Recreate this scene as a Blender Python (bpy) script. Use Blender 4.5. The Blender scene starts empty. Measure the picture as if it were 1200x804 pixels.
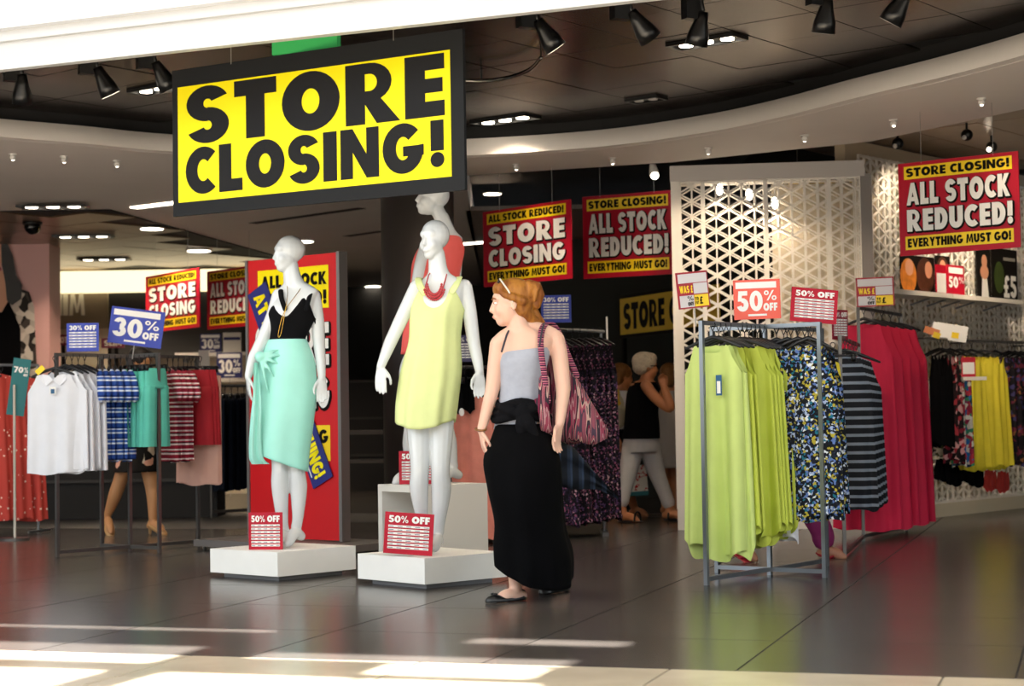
import bpy, math, random
from mathutils import Vector, Matrix
random.seed(7)
scene = bpy.context.scene
COL = scene.collection
PI = math.pi
# ------------------------------------------------------------------ camera
W_PX, H_PX, F_PX = 1200.0, 804.0, 2100.0
PITCH, ROLL, CAM = math.atan(88 / 2100.0), -0.016, Vector((0, 0, 0.95))
cam_data = bpy.data.cameras.new('camera')
cam_data.sensor_width = 36.0
cam_data.lens = 36.0 * F_PX / W_PX
cam_data.clip_end = 200
cam_data.dof.use_dof = True
cam_data.dof.focus_distance = 9.9
cam_data.dof.aperture_fstop = 3.2
cam = bpy.data.objects.new('camera', cam_data)
COL.objects.link(cam)
cam.matrix_world = Matrix.Translation(CAM) @ Matrix.Rotation(PI / 2 + PITCH, 4, 'X') @ Matrix.Rotation(ROLL, 4, 'Z')
scene.camera = cam
# ------------------------------------------------------------------ world, sun, exposure
world = bpy.data.worlds.new('sky')
scene.world = world
world.use_nodes = True
wn = world.node_tree.nodes
wn['Background'].inputs[0].default_value = (0.86, 0.94, 1.0, 1)
wn['Background'].inputs[1].default_value = 3.5
SUN_EL, SUN_AZ = math.radians(52), math.radians(8)      # sun behind the camera, light travels towards +Y
SUN_DIR = Vector((math.sin(SUN_AZ) * math.cos(SUN_EL), math.cos(SUN_AZ) * math.cos(SUN_EL), -math.sin(SUN_EL)))
sd = bpy.data.lights.new('sun', 'SUN')
sd.energy = 44.0
sd.angle = math.radians(0.5)
sd.color = (1, 0.96, 0.9)
sun = bpy.data.objects.new('sun', sd)
COL.objects.link(sun)
sun.rotation_euler = SUN_DIR.to_track_quat('-Z', 'Y').to_euler()
sun.location = (0, -5, 20)
vs = scene.view_settings
vs.view_transform = 'Standard'
vs.look = 'None'
vs.gamma = 1
vs.use_curve_mapping = False
vs.exposure = 0.0
scene.cycles.use_denoising = True
scene.cycles.max_bounces = 6

# ------------------------------------------------------------------ pixel rays
_f = Vector((0, math.cos(PITCH), math.sin(PITCH)))
_u = Vector((0, -math.sin(PITCH), math.cos(PITCH)))
_r = Vector((1, 0, 0))
R_ = _r * math.cos(ROLL) + _u * math.sin(ROLL)
U_ = _u * math.cos(ROLL) - _r * math.sin(ROLL)
def ray(x, y):
    return _f + R_ * ((x - 600) / F_PX) + U_ * ((402 - y) / F_PX)
def at(x, y, Y):
    d = ray(x, y)
    return CAM + d * (Y / d.y)
def atz(x, y, z):
    d = ray(x, y)
    return CAM + d * ((z - CAM.z) / d.z)
def G(x, y):
    return atz(x, y, 0.0)
def PXM(Y):          # metres per pixel at distance Y
    return Y / F_PX

# ------------------------------------------------------------------ materials
def lin(c):
    if isinstance(c, str):
        c = c.lstrip('#')
        c = [int(c[i:i + 2], 16) / 255 for i in (0, 2, 4)]
    return [(v / 12.92 if v <= 0.04045 else ((v + 0.055) / 1.055) ** 2.4) for v in c] + [1.0]
_mats = {}
def M(name, col='#808080', rough=0.6, metal=0.0, var=0.0, vscale=6.0, bump=0.0, bscale=60.0, emit=0.0, spec=0.5, coat=0.0, alpha=1.0, sub=0.0, trans=0.0):
    if name in _mats:
        return _mats[name]
    m = bpy.data.materials.new(name)
    m.use_nodes = True
    nt = m.node_tree
    b = nt.nodes['Principled BSDF']
    c = lin(col)
    b.inputs['Base Color'].default_value = c
    b.inputs['Roughness'].default_value = rough
    b.inputs['Metallic'].default_value = metal
    b.inputs['Specular IOR Level'].default_value = spec
    b.inputs['Coat Weight'].default_value = coat
    b.inputs['Alpha'].default_value = alpha
    b.inputs['Transmission Weight'].default_value = trans
    if sub:
        b.inputs['Subsurface Weight'].default_value = sub
        b.inputs['Subsurface Radius'].default_value = (0.02, 0.008, 0.004)
        b.inputs['Subsurface Scale'].default_value = 0.5
    if emit:
        b.inputs['Emission Color'].default_value = c
        b.inputs['Emission Strength'].default_value = emit
    tc = None
    if var or bump:
        tc = nt.nodes.new('ShaderNodeTexCoord')
    if var:
        n = nt.nodes.new('ShaderNodeTexNoise')
        n.inputs['Scale'].default_value = vscale
        n.inputs['Detail'].default_value = 4
        nt.links.new(tc.outputs['Object'], n.inputs['Vector'])
        r = nt.nodes.new('ShaderNodeValToRGB')
        r.color_ramp.elements[0].position = 0.3
        r.color_ramp.elements[1].position = 0.7
        r.color_ramp.elements[0].color = [v * (1 - var) for v in c[:3]] + [1]
        r.color_ramp.elements[1].color = [min(1, v * (1 + var)) for v in c[:3]] + [1]
        nt.links.new(n.outputs['Fac'], r.inputs['Fac'])
        nt.links.new(r.outputs['Color'], b.inputs['Base Color'])
    if bump:
        n2 = nt.nodes.new('ShaderNodeTexNoise')
        n2.inputs['Scale'].default_value = bscale
        nt.links.new(tc.outputs['Object'], n2.inputs['Vector'])
        bp = nt.nodes.new('ShaderNodeBump')
        bp.inputs['Strength'].default_value = bump
        bp.inputs['Distance'].default_value = 0.01
        nt.links.new(n2.outputs['Fac'], bp.inputs['Height'])
        nt.links.new(bp.outputs['Normal'], b.inputs['Normal'])
    _mats[name] = m
    return m
def M_ramp(name, stops, kind='noise', scale=10.0, axis=2, rough=0.8, distort=0.0, stretch=(1, 1, 1), const=True, detail=2.0):
    """pattern material: kind noise / voronoi / stripe (bands along an axis), colour ramp of (pos, colour)"""
    if name in _mats:
        return _mats[name]
    m = bpy.data.materials.new(name)
    m.use_nodes = True
    nt = m.node_tree
    L = nt.links.new
    b = nt.nodes['Principled BSDF']
    b.inputs['Roughness'].default_value = rough
    b.inputs['Specular IOR Level'].default_value = 0.25
    tc = nt.nodes.new('ShaderNodeTexCoord')
    mp = nt.nodes.new('ShaderNodeMapping')
    mp.inputs['Scale'].default_value = stretch
    L(tc.outputs['Object'], mp.inputs['Vector'])
    vec = mp.outputs['Vector']
    if distort:
        nn = nt.nodes.new('ShaderNodeTexNoise')
        nn.inputs['Scale'].default_value = scale * 0.6
        L(vec, nn.inputs['Vector'])
        mx = nt.nodes.new('ShaderNodeVectorMath')
        mx.operation = 'MULTIPLY_ADD'
        mx.inputs[1].default_value = (distort,) * 3
        L(nn.outputs['Color'], mx.inputs[0])
        L(vec, mx.inputs[2])
        vec = mx.outputs[0]
    if kind == 'noise':
        t = nt.nodes.new('ShaderNodeTexNoise')
        t.inputs['Scale'].default_value = scale
        t.inputs['Detail'].default_value = detail
        L(vec, t.inputs['Vector'])
        fac = t.outputs['Fac']
    elif kind == 'voronoi':
        t = nt.nodes.new('ShaderNodeTexVoronoi')
        t.inputs['Scale'].default_value = scale
        L(vec, t.inputs['Vector'])
        s = nt.nodes.new('ShaderNodeSeparateColor')
        L(t.outputs['Color'], s.inputs[0])
        fac = s.outputs[0]
    elif kind == 'dots':
        t = nt.nodes.new('ShaderNodeTexVoronoi')
        t.inputs['Scale'].default_value = scale
        L(vec, t.inputs['Vector'])
        fac = t.outputs['Distance']
    else:
        s = nt.nodes.new('ShaderNodeSeparateXYZ')
        L(vec, s.inputs[0])
        mu = nt.nodes.new('ShaderNodeMath')
        mu.operation = 'MULTIPLY'
        mu.inputs[1].default_value = scale
        L(s.outputs[axis], mu.inputs[0])
        fr = nt.nodes.new('ShaderNodeMath')
        fr.operation = 'FRACT'
        L(mu.outputs[0], fr.inputs[0])
        fac = fr.outputs[0]
    r = nt.nodes.new('ShaderNodeValToRGB')
    cr = r.color_ramp
    cr.interpolation = 'CONSTANT' if const else 'LINEAR'
    while len(cr.elements) < len(stops):
        cr.elements.new(0.5)
    for e, (p, c) in zip(cr.elements, stops):
        e.position = p
        e.color = lin(c)
    L(fac, r.inputs['Fac'])
    L(r.outputs['Color'], b.inputs['Base Color'])
    _mats[name] = m
    return m

# ------------------------------------------------------------------ mesh builder
def ellip(cx, cy, cz, rx, ry, n, yaw=0.0):
    c, s = math.cos(yaw), math.sin(yaw)
    out = []
    for i in range(n):
        a = 2 * PI * i / n
        x, y = rx * math.cos(a), ry * math.sin(a)
        out.append(Vector((cx + x * c - y * s, cy + x * s + y * c, cz)))
    return out
def catmull(pts, k):
    """resample a polyline of tuples smoothly, k steps per span"""
    P = [list(p) for p in pts]
    out = []
    for i in range(len(P) - 1):
        p0 = P[max(i - 1, 0)]; p1 = P[i]; p2 = P[i + 1]; p3 = P[min(i + 2, len(P) - 1)]
        for j in range(k):
            t = j / k
            out.append([0.5 * (2 * b + (c - a) * t + (2 * a - 5 * b + 4 * c - d) * t * t + (3 * b - a - 3 * c + d) * t ** 3)
                        for a, b, c, d in zip(p0, p1, p2, p3)])
    out.append(P[-1])
    return out
class MB:
    def __init__(s):
        s.v, s.f = [], []
    def box(s, c, d, rz=0.0, mat=None):
        o = len(s.v)
        m = mat or Matrix.Rotation(rz, 3, 'Z')
        c = Vector(c)
        for x in (-.5, .5):
            for y in (-.5, .5):
                for z in (-.5, .5):
                    s.v.append(c + m @ Vector((x * d[0], y * d[1], z * d[2])))
        for q in ((0, 1, 3, 2), (4, 6, 7, 5), (0, 4, 5, 1), (2, 3, 7, 6), (0, 2, 6, 4), (1, 5, 7, 3)):
            s.f.append([o + i for i in q])
        return s
    def bar(s, a, b, w, h=None, up=Vector((0, 0, 1))):
        """rectangular bar from a to b"""
        a, b = Vector(a), Vector(b)
        d = b - a
        L = d.length
        d.normalize()
        if abs(d.dot(up)) > 0.99:
            up = Vector((0, 1, 0))
        x = d.cross(up).normalized()
        z = x.cross(d)
        m = Matrix((x, d, z)).transposed()
        return s.box((a + b) / 2, (w, L, h or w), mat=m)
    def loft(s, rings, cap0=True, cap1=True, closed=True):
        o = len(s.v)
        n = len(rings[0])
        for r in rings:
            s.v.extend(Vector(p) for p in r)
        for i in range(len(rings) - 1):
            for j in range(n if closed else n - 1):
                a = o + i * n + j
                b = o + i * n + (j + 1) % n
                s.f.append([a, b, b + n, a + n])
        if cap0:
            s.f.append([o + j for j in range(n)][::-1])
        if cap1:
            s.f.append([o + (len(rings) - 1) * n + j for j in range(n)])
        return s
    def tube(s, pts, rad, n=12, flat=1.0, side=None, round_caps=True):
        """round tube along points; rad number or list; flat squashes across 'side'"""
        P = [Vector(p) for p in pts]
        if not isinstance(rad, (list, tuple)):
            rad = [rad] * len(P)
        rad = list(rad)
        if round_caps and len(P) > 1:
            d0 = (P[0] - P[1]).normalized(); d1 = (P[-1] - P[-2]).normalized()
            r0, r1 = rad[0], rad[-1]
            P = [P[0] + d0 * r0 * .9, P[0] + d0 * r0 * .6] + P + [P[-1] + d1 * r1 * .6, P[-1] + d1 * r1 * .9]
            rad = [r0 * .35, r0 * .78] + rad + [r1 * .78, r1 * .35]
        rings = []
        ref = Vector(side).normalized() if side is not None else None
        for i, p in enumerate(P):
            t = (P[min(i + 1, len(P) - 1)] - P[max(i - 1, 0)])
            if t.length < 1e-9:
                t = Vector((0, 0, 1))
            t.normalize()
            if ref is None:
                ref = Vector((0, 0, 1)) if abs(t.z) < .9 else Vector((1, 0, 0))
            x = (ref - t * ref.dot(t))
            if x.length < 1e-6:
                x = t.orthogonal()
            x.normalize()
            if side is None:
                ref = x
            y = t.cross(x)
            rings.append([p + x * rad[i] * math.cos(2 * PI * k / n) + y * rad[i] * flat * math.sin(2 * PI * k / n) for k in range(n)])
        return s.loft(rings)
    def ell(s, c, r, m=None, nu=16, nv=10):
        c = Vector(c)
        m = m or Matrix.Identity(3)
        rings = []
        for i in range(nv + 1):
            t = PI * (i + .02) / (nv + .04)
            rings.append([c + m @ Vector((r[0] * math.sin(t) * math.cos(2 * PI * k / nu), r[1] * math.sin(t) * math.sin(2 * PI * k / nu), -r[2] * math.cos(t))) for k in range(nu)])
        return s.loft(rings)
    def poly(s, pts):
        o = len(s.v)
        s.v.extend(Vector(p) for p in pts)
        s.f.append(list(range(o, o + len(pts))))
        return s
    def prism(s, pts, z0, z1):
        """vertical prism over an xy outline"""
        n = len(pts); o = len(s.v)
        for z in (z0, z1):
            s.v.extend(Vector((p[0], p[1], z)) for p in pts)
        s.f.append([o + i for i in range(n)][::-1])
        s.f.append([o + n + i for i in range(n)])
        for i in range(n):
            j = (i + 1) % n
            s.f.append([o + i, o + j, o + n + j, o + n + i])
        return s
    def mesh(s, name, mat, smooth=False):
        me = bpy.data.meshes.new(name)
        me.from_pydata([tuple(v) for v in s.v], [], s.f)
        me.update()
        if smooth:
            me.polygons.foreach_set('use_smooth', [True] * len(me.polygons))
        if mat:
            me.materials.append(mat)
        return me
def wmat(o):
    m = o.matrix_basis.copy()
    while o.parent:
        o = o.parent
        m = o.matrix_basis @ m
    return m
def link(name, me, parent=None, loc=(0, 0, 0), rz=0.0):
    o = bpy.data.objects.new(name, me)
    COL.objects.link(o)
    o.location = loc
    o.rotation_euler = (0, 0, rz)
    if parent:
        o.parent = parent
    return o
def mk(name, mb, mat, parent=None, smooth=False, world=False):
    if world and parent:
        inv = wmat(parent).inverted()
        mb.v = [inv @ Vector(v) for v in mb.v]
    return link(name, mb.mesh(name, mat, smooth), parent)
def tag(o, label=None, cat=None, group=None, kind=None):
    if label: o['label'] = label
    if cat: o['category'] = cat
    if group: o['group'] = group
    if kind: o['kind'] = kind
    return o
def thing(name, label, cat, loc=(0, 0, 0), rz=0.0, group=None, kind=None, tilt=0.0):
    o = bpy.data.objects.new(name, None)
    COL.objects.link(o)
    o.empty_display_size = 0.1
    o.location = loc
    o.rotation_euler = (0, tilt, rz)
    return tag(o, label, cat, group, kind)
def struct(name, mb, mat, label=None, cat=None, smooth=False):
    o = mk(name, mb, mat, None, smooth)
    return tag(o, label, cat, None, 'structure')
def copy_tree(o, parent=None):
    c = o.copy()
    COL.objects.link(c)
    c.parent = parent
    for ch in list(o.children):
        copy_tree(ch, c)
    return c
def fused(name, mb, mat, parent, voxel=0.006, it=3, world=True):
    """closed overlapping pieces fused to one continuous skin"""
    if world and parent:
        inv = wmat(parent).inverted()
        mb.v = [inv @ Vector(v) for v in mb.v]
    me = mb.mesh(name + '_raw', mat)
    t = bpy.data.objects.new('raw', me)
    COL.objects.link(t)
    r = t.modifiers.new('r', 'REMESH'); r.mode = 'VOXEL'; r.voxel_size = voxel
    s = t.modifiers.new('s', 'SMOOTH'); s.factor = 0.5; s.iterations = it
    dg = bpy.context.evaluated_depsgraph_get()
    me2 = bpy.data.meshes.new_from_object(t.evaluated_get(dg))
    me2.name = name
    bpy.data.objects.remove(t)
    bpy.data.meshes.remove(me)
    me2.polygons.foreach_set('use_smooth', [True] * len(me2.polygons))
    if not me2.materials:
        me2.materials.append(mat)
    return link(name, me2, parent)

# ------------------------------------------------------------------ heavy block lettering
def _arc(cx, cy, rx, ry, tx, ty, a0, a1, n=18):
    if rx > .25: tx, ty = min(tx + .05, rx * .82), min(ty + .03, ry * .82)
    out = []
    for i in range(n):
        q = []
        for a, k in ((a0 + (a1 - a0) * i / n, 0), (a0 + (a1 - a0) * (i + 1) / n, 0), (a0 + (a1 - a0) * (i + 1) / n, 1), (a0 + (a1 - a0) * i / n, 1)):
            a = math.radians(a)
            q.append((cx + (rx - tx * k) * math.cos(a), cy + (ry - ty * k) * math.sin(a)))
        out.append(q)
    return out
def _b(x0, y0, x1, y1):
    return [[(x0, y0), (x1, y0), (x1, y1), (x0, y1)]]
def _disc(cx, cy, r, n=18):
    return [[(cx + r * math.cos(2 * PI * i / n), cy + r * math.sin(2 * PI * i / n)) for i in range(n)]]
S_, H_ = .34, .25
def _glyph(c):
    if c == 'A': return [[(0, 0), (.29, 0), (.62, 1), (.34, 1)], [(.67, 0), (.96, 0), (.62, 1), (.34, 1)]] + _b(.22, .17, .74, .36), .96
    if c == 'B': return _b(0, 0, S_, 1) + _arc(.34, .74, .34, .26, .24, .16, -90, 90, 10) + _arc(.36, .29, .38, .29, .26, .18, -90, 90, 10) + _b(.2, .84, .34, 1) + _b(.2, .42, .36, .58) + _b(.2, 0, .36, .17), .74
    if c == 'C': return _arc(.5, .5, .5, .5, .28, .24, 48, 312, 22), .84
    if c == 'D': return _b(0, 0, S_, 1) + _arc(.34, .5, .48, .5, .28, .23, -90, 90, 16) + _b(.2, .77, .35, 1) + _b(.2, 0, .35, .23), .82
    if c == 'E': return _b(0, 0, S_, 1) + _b(.2, 0, .66, .25) + _b(.2, .385, .63, .615) + _b(.2, .75, .66, 1), .66
    if c == 'F': return _b(0, 0, S_, 1) + _b(.2, .36, .6, .6) + _b(.2, .75, .64, 1), .64
    if c == 'G': return _arc(.5, .5, .5, .5, .28, .24, 42, 300, 22) + _b(.5, .34, 1.0, .54) + _arc(.5, .5, .5, .5, .28, .24, 300, 366, 6), 1.0
    if c == 'H': return _b(0, 0, S_, 1) + _b(.54, 0, .88, 1) + _b(.2, .37, .6, .63), .88
    if c == 'I': return _b(0, 0, .35, 1), .35
    if c == 'K': return _b(0, 0, S_, 1) + [[(.26, .5), (.5, 1), (.84, 1), (.46, .46)], [(.26, .5), (.5, .56), (.9, 0), (.56, 0)]], .88
    if c == 'L': return _b(0, 0, S_, 1) + _b(.2, 0, .64, .26), .64
    if c == 'M': return [[(0, 0), (.26, 0), (.34, 1), (.12, 1)], [(.84, 0), (1.1, 0), (.98, 1), (.76, 1)], [(.16, 1), (.38, 1), (.62, .12), (.48, .12)], [(.94, 1), (.72, 1), (.48, .12), (.62, .12)]], 1.1
    if c == 'N': return _b(0, 0, .31, 1) + _b(.65, 0, .96, 1) + [[(0, 1), (.31, 1), (.96, 0), (.65, 0)]], .96
    if c == 'O': return _arc(.52, .5, .52, .5, .31, .26, 0, 360, 32), 1.04
    if c == 'P': return _b(0, 0, S_, 1) + _arc(.40, .68, .38, .32, .2, .14, -90, 90, 12) + _b(.2, .82, .37, 1) + _b(.2, .36, .37, .54), .74
    if c == 'R': return _b(0, 0, S_, 1) + _arc(.42, .68, .38, .32, .2, .15, -90, 90, 12) + _b(.2, .82, .43, 1) + _b(.2, .36, .43, .54) + [[(.28, .42), (.6, .42), (.94, 0), (.54, 0)]], .92
    if c == 'S': return _arc(.41, .69, .41, .31, .28, .2, 24, 270, 18) + _arc(.41, .31, .41, .31, .28, .2, 90, -156, 18), .82
    if c == 'T': return _b(.22, 0, .57, 1) + _b(0, .73, .79, 1), .79
    if c == 'U': return _b(0, .36, S_, 1) + _b(.52, .36, .86, 1) + _arc(.43, .38, .43, .38, .29, .24, 180, 360, 14), .86
    if c == 'V': return [[(0, 1), (.3, 1), (.6, 0), (.34, 0)], [(.94, 1), (.64, 1), (.34, 0), (.6, 0)]], .94
    if c == 'W': return [[(0, 1), (.27, 1), (.5, 0), (.26, 0)], [(.5, 1), (.72, 1), (.5, 0), (.26, 0)], [(.5, 1), (.72, 1), (.96, 0), (.72, 0)], [(.95, 1), (1.22, 1), (.96, 0), (.72, 0)]], 1.22
    if c == 'X': return [[(0, 0), (.33, 0), (.85, 1), (.52, 1)], [(.52, 0), (.85, 0), (.33, 1), (0, 1)]], .85
    if c == 'Y': return [[(0, 1), (.33, 1), (.58, .42), (.3, .42)], [(.88, 1), (.55, 1), (.3, .42), (.58, .42)]] + _b(.3, 0, .58, .46), .88
    if c == '0': return _arc(.42, .5, .42, .5, .26, .2, 0, 360, 28), .84
    if c == '3': return _arc(.36, .72, .34, .28, .24, .18, 170, -90, 14) + _arc(.36, .3, .38, .3, .26, .19, 90, -170, 14), .74
    if c == '5': return _arc(.36, .33, .38, .33, .26, .2, 120, -165, 16) + _b(.1, .78, .68, 1) + [[(.1, .9), (.34, .9), (.3, .5), (.06, .5)]], .74
    if c == '7': return _b(0, .78, .72, 1) + [[(.44, .8), (.72, .8), (.42, 0), (.12, 0)]], .72
    if c == '%': return _arc(.2, .75, .2, .24, .12, .13, 0, 360, 14) + _arc(.8, .25, .2, .24, .12, .13, 0, 360, 14) + [[(.2, 0), (.34, 0), (.8, 1), (.66, 1)]], 1.0
    if c == '!': return _b(.02, .34, .33, 1) + _disc(.175, .15, .165), .35
    if c == '£': return _b(0, 0, .66, .2) + _b(0, .4, .52, .56) + _b(.14, .1, .38, .75) + _arc(.4, .72, .27, .28, .24, .18, 180, 20, 10), .66
    if c == '/': return [[(0, 0), (.1, 0), (.6, 1), (.5, 1)]], .6
    return [], .34
def text_polys(s, gap=.07):
    out, x = [], 0.0
    for c in s:
        g, w = _glyph(c)
        out += [[(px + x, py) for px, py in q] for q in g]
        x += w + gap
    return out, max(x - gap, .01)
def lettering(parent, s, box, mat, y=-0.004, outline=0.0, omat=None, gap=.07, name='lettering', shift=(0, 0)):
    """flat print in the local xz plane of a sign, facing -y, stretched into box x0,z0,x1,z1"""
    P, w = text_polys(s, gap)
    x0, z0, x1, z1 = box
    fx, fz = (x1 - x0) / w, (z1 - z0)
    if outline:
        mb = MB()
        offs = [(math.cos(k * PI / 4) * outline + shift[0], math.sin(k * PI / 4) * outline + shift[1]) for k in range(8)]
        for k, (dx, dz) in enumerate(offs):
            for q in P:
                mb.poly([(x0 + a * fx + dx, y + .0012 - k * .00005, z0 + b * fz + dz) for a, b in q])
        tag(mk(name + '_outline', mb, omat, parent), kind='stuff')
    if fz > .085 or len(s) < 3:         # large print: every letter a piece of its own
        x = 0.0
        for c in s:
            g, gw = _glyph(c)
            if g:
                mb = MB()
                for kq, q in enumerate(g):
                    mb.poly([(x0 + (a + x) * fx, y - kq * .00004, z0 + b * fz) for a, b in q])
                r = mk('letter' if name == 'lettering' else name, mb, mat, parent)
            x += gw + gap
        return r
    mb = MB()
    for kq, q in enumerate(P):
        mb.poly([(x0 + a * fx, y - (kq % 24) * .00003, z0 + b * fz) for a, b in q])
    return tag(mk(name, mb, mat, parent), kind='stuff')
def rect(parent, name, box, mat, y=-.003, t=.0):
    x0, z0, x1, z1 = box
    mb = MB()
    if t:
        mb.box(((x0 + x1) / 2, y, (z0 + z1) / 2), (x1 - x0, t, z1 - z0))
    else:
        mb.poly([(x0, y, z0), (x1, y, z0), (x1, y, z1), (x0, y, z1)])
    return mk(name, mb, mat, parent)
# ================================================================== SETTING
FA = math.radians(-17.8)
FU = Vector((math.cos(FA), math.sin(FA), 0)); FV = Vector((-math.sin(FA), math.cos(FA), 0))
FO = G(910, 751)
def fl(u, v, z=0.0):
    p = FO + FU * u + FV * v
    return Vector((p.x, p.y, z))
def uv_of(p):
    d = Vector((p[0], p[1], 0)) - Vector((FO.x, FO.y, 0))
    return d.dot(FU), d.dot(FV)
v_edge = uv_of(G(1000, 790))[1]
m_floor = M('floor_dark_tile', '#4b4642', rough=.23, var=.18, vscale=1.6, spec=.5, bump=.02, bscale=3)
m_joint = M('floor_joint', '#2b2826', rough=.6)
m_beige = M('floor_beige_stone', '#cfc0a8', rough=.22, var=.13, vscale=2.2)
m_bjoint = M('beige_joint', '#6f6659', rough=.6)
a, b, c, d = fl(-40, v_edge), fl(40, v_edge), fl(40, 45), fl(-40, 45)
floor = struct('floor', MB().prism([a, b, c, d], -.2, -.004), m_joint, 'dark grey tiled shop floor', 'floor')
a2, b2, c2, d2 = fl(-40, -40), fl(40, -40), fl(40, v_edge - .004), fl(-40, v_edge - .004)
mall = struct('floor_mall', MB().prism([a2, b2, c2, d2], -.2, -.004), m_bjoint, 'pale beige stone walkway floor outside the shop', 'floor')
def vis(p, m=.6):
    if p.y < 2: return False
    x = p.x / p.y * F_PX
    return abs(x) < 600 + m / p.y * F_PX
tile_me = MB().box((0, 0, -.01), (.992, .992, .02)).mesh('floor_tile', m_floor)
for i in range(-14, 14):
    for j in range(-2, 11):
        v0 = j * 1.0
        if v0 + 1 <= v_edge + .05: continue
        lo = max(v0, v_edge + .002)
        p = fl(i + .5, (lo + v0 + 1) / 2)
        if not vis(p, .9) or p.y > 16.5: continue
        if lo > v0:
            o = link('floor_tile', MB().box((0, 0, -.01), (.992, v0 + 1 - lo - .008, .02)).mesh('floor_tile_cut', m_floor), floor, p, FA)
        else:
            o = link('floor_tile', tile_me, floor, p, FA)
far = MB().prism([fl(-14, 9.6), fl(14, 9.6), fl(14, 40), fl(-14, 40)], -.05, -.0005)
mk('far_floor', far, m_floor, floor)
bt_me = MB().box((0, 0, -.01), (.99, .59, .02)).mesh('stone_tile', m_beige)
for i in range(-9, 9):
    for j in range(0, 6):
        p = fl(i + .25, v_edge - .3 - j * .6)
        if vis(p, 1.2) and p.y > 3.0:
            link('stone_tile', bt_me, mall, p, FA)

# ---- curved bulkhead ring around the dark ceiling
ZS, ZC, ZL = 3.05, 3.28, 3.18
rim_px = [(0, 160), (100, 168), (200, 177), (400, 186), (545, 182), (700, 172), (820, 156), (910, 138), (1000, 115), (1100, 91), (1200, 64)]
rim = [(-5.75, 11.0), (-4.9, 12.05)] + [tuple(atz(x, y, ZS))[:2] for x, y in rim_px] + [(3.55, 9.3), (3.9, 7.8), (4.0, 6.2)]
RIM = [Vector((p[0], p[1], 0)) for p in catmull(rim, 6)]
def rim_normal(i):
    t = RIM[min(i + 1, len(RIM) - 1)] - RIM[max(i - 1, 0)]
    return Vector((-t.y, t.x, 0)).normalized()          # away from the camera side
m_soff = M('soffit_paint', '#ebe3dc', rough=.55, var=.03, vscale=1.0)
m_lip = M('lip_paint', '#e6dfd8', rough=.5)
m_black = M('black_recess', '#0b0a0a', rough=.7)
m_ctile = M('ceiling_black_tile', '#57504d', rough=.26, metal=.85, var=.1, vscale=1.5)
outer = [(5.6, 6.2), (4.6, 10.2), tuple(atz(1200, 128, ZS))[:2], tuple(atz(1020, 166, ZS))[:2], tuple(atz(790, 190, ZS))[:2], tuple(atz(545, 206, ZS))[:2], (-.45, 28.2), (-14, 28.2), (-14, 14.6), (-6.2, 11.2)]
sof = MB()
sof.poly([(p.x, p.y, ZS) for p in RIM] + [(x, y, ZS) for x, y in outer])
sof.poly([(p.x, p.y, ZS + .03) for p in RIM] + [(x, y, ZS + .03) for x, y in outer])
o0 = outer[:7]
for i in range(len(o0) - 1):
    (xa, ya), (xb, yb) = o0[i], o0[i + 1]
    sof.poly([(xa, ya, ZS), (xb, yb, ZS), (xb, yb, ZC + .1), (xa, ya, ZC + .1)])
soffit = struct('ceiling_soffit', sof, m_soff, 'curved pale grey soffit around the dark ceiling', 'ceiling')
lip = MB(); blk = MB()
rA, rB, rC, rD, rE, rF = [], [], [], [], [], []
for i, p in enumerate(RIM):
    n = rim_normal(i)
    rA.append(Vector((p.x, p.y, ZS - .002))); rB.append(Vector((p.x, p.y, ZL)))
    rC.append(Vector((p.x, p.y, ZL)) + n * .10); rD.append(Vector((p.x, p.y, ZS - .002)) + n * .10)
    rE.append(Vector((p.x, p.y, ZL - .02)) + n * .09); rF.append(Vector((p.x, p.y, ZC + .03)) + n * .09)
lip.loft([rA, rB, rC, rD], False, False, False)
mk('bulkhead_lip', lip, m_lip, soffit, True)
blk.loft([rE, rF], False, False, False)
mk('black_upstand', blk, m_black, soffit)
# ---- dark tiled ceiling inside the ring
def in_rim(x, y, pad=.25):
    for i in range(len(RIM) - 1):
        a, b = RIM[i], RIM[i + 1]
        if a.x <= x < b.x:
            return y < a.y + (b.y - a.y) * (x - a.x) / (b.x - a.x + 1e-9) + pad
    return False
BEAM0, BEAM1 = atz(0, 82, ZS), atz(730, 2, ZS)
bd = (BEAM1 - BEAM0); bd.z = 0; bd.normalize(); bn = Vector((-bd.y, bd.x, 0))
cq = [BEAM0 - bd * 2.2 + bn * .03, BEAM1 + bd * 3.4 + bn * .03]
ceil = struct('ceiling', MB().prism([(cq[0].x, cq[0].y), (cq[1].x, cq[1].y)] + [((RIM[i] + rim_normal(i) * .2).x, (RIM[i] + rim_normal(i) * .2).y) for i in range(len(RIM) - 1, -1, -1) if (RIM[i] - BEAM0).dot(bn) > .1], ZC + .015, ZC + .06), m_black, 'dark tiled ceiling panel grid above the entrance', 'ceiling')
CA = math.radians(-38)
cu = Vector((math.cos(CA), math.sin(CA), 0)); cv = Vector((-math.sin(CA), math.cos(CA), 0))
c0 = atz(847, 32, ZC); c0.z = 0
ct_me = MB().box((0, 0, 0), (.592, .592, .014)).mesh('ceiling_tile', m_ctile)
BEAM0, BEAM1 = atz(0, 82, ZS), atz(730, 2, ZS)
bd = (BEAM1 - BEAM0); bd.z = 0; bd.normalize(); bn = Vector((-bd.y, bd.x, 0))
for i in range(-22, 12):
    for j in range(-12, 16):
        p = c0 + cu * ((i + .5) * .6) + cv * ((j + .5) * .6)
        if not in_rim(p.x, p.y) or not vis(p, .5): continue
        if (p - BEAM0).dot(bn) < .48: continue
        link('ceiling_tile', ct_me, ceil, (p.x, p.y, ZC + .006 + random.uniform(-.002, .002)), CA)
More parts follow.
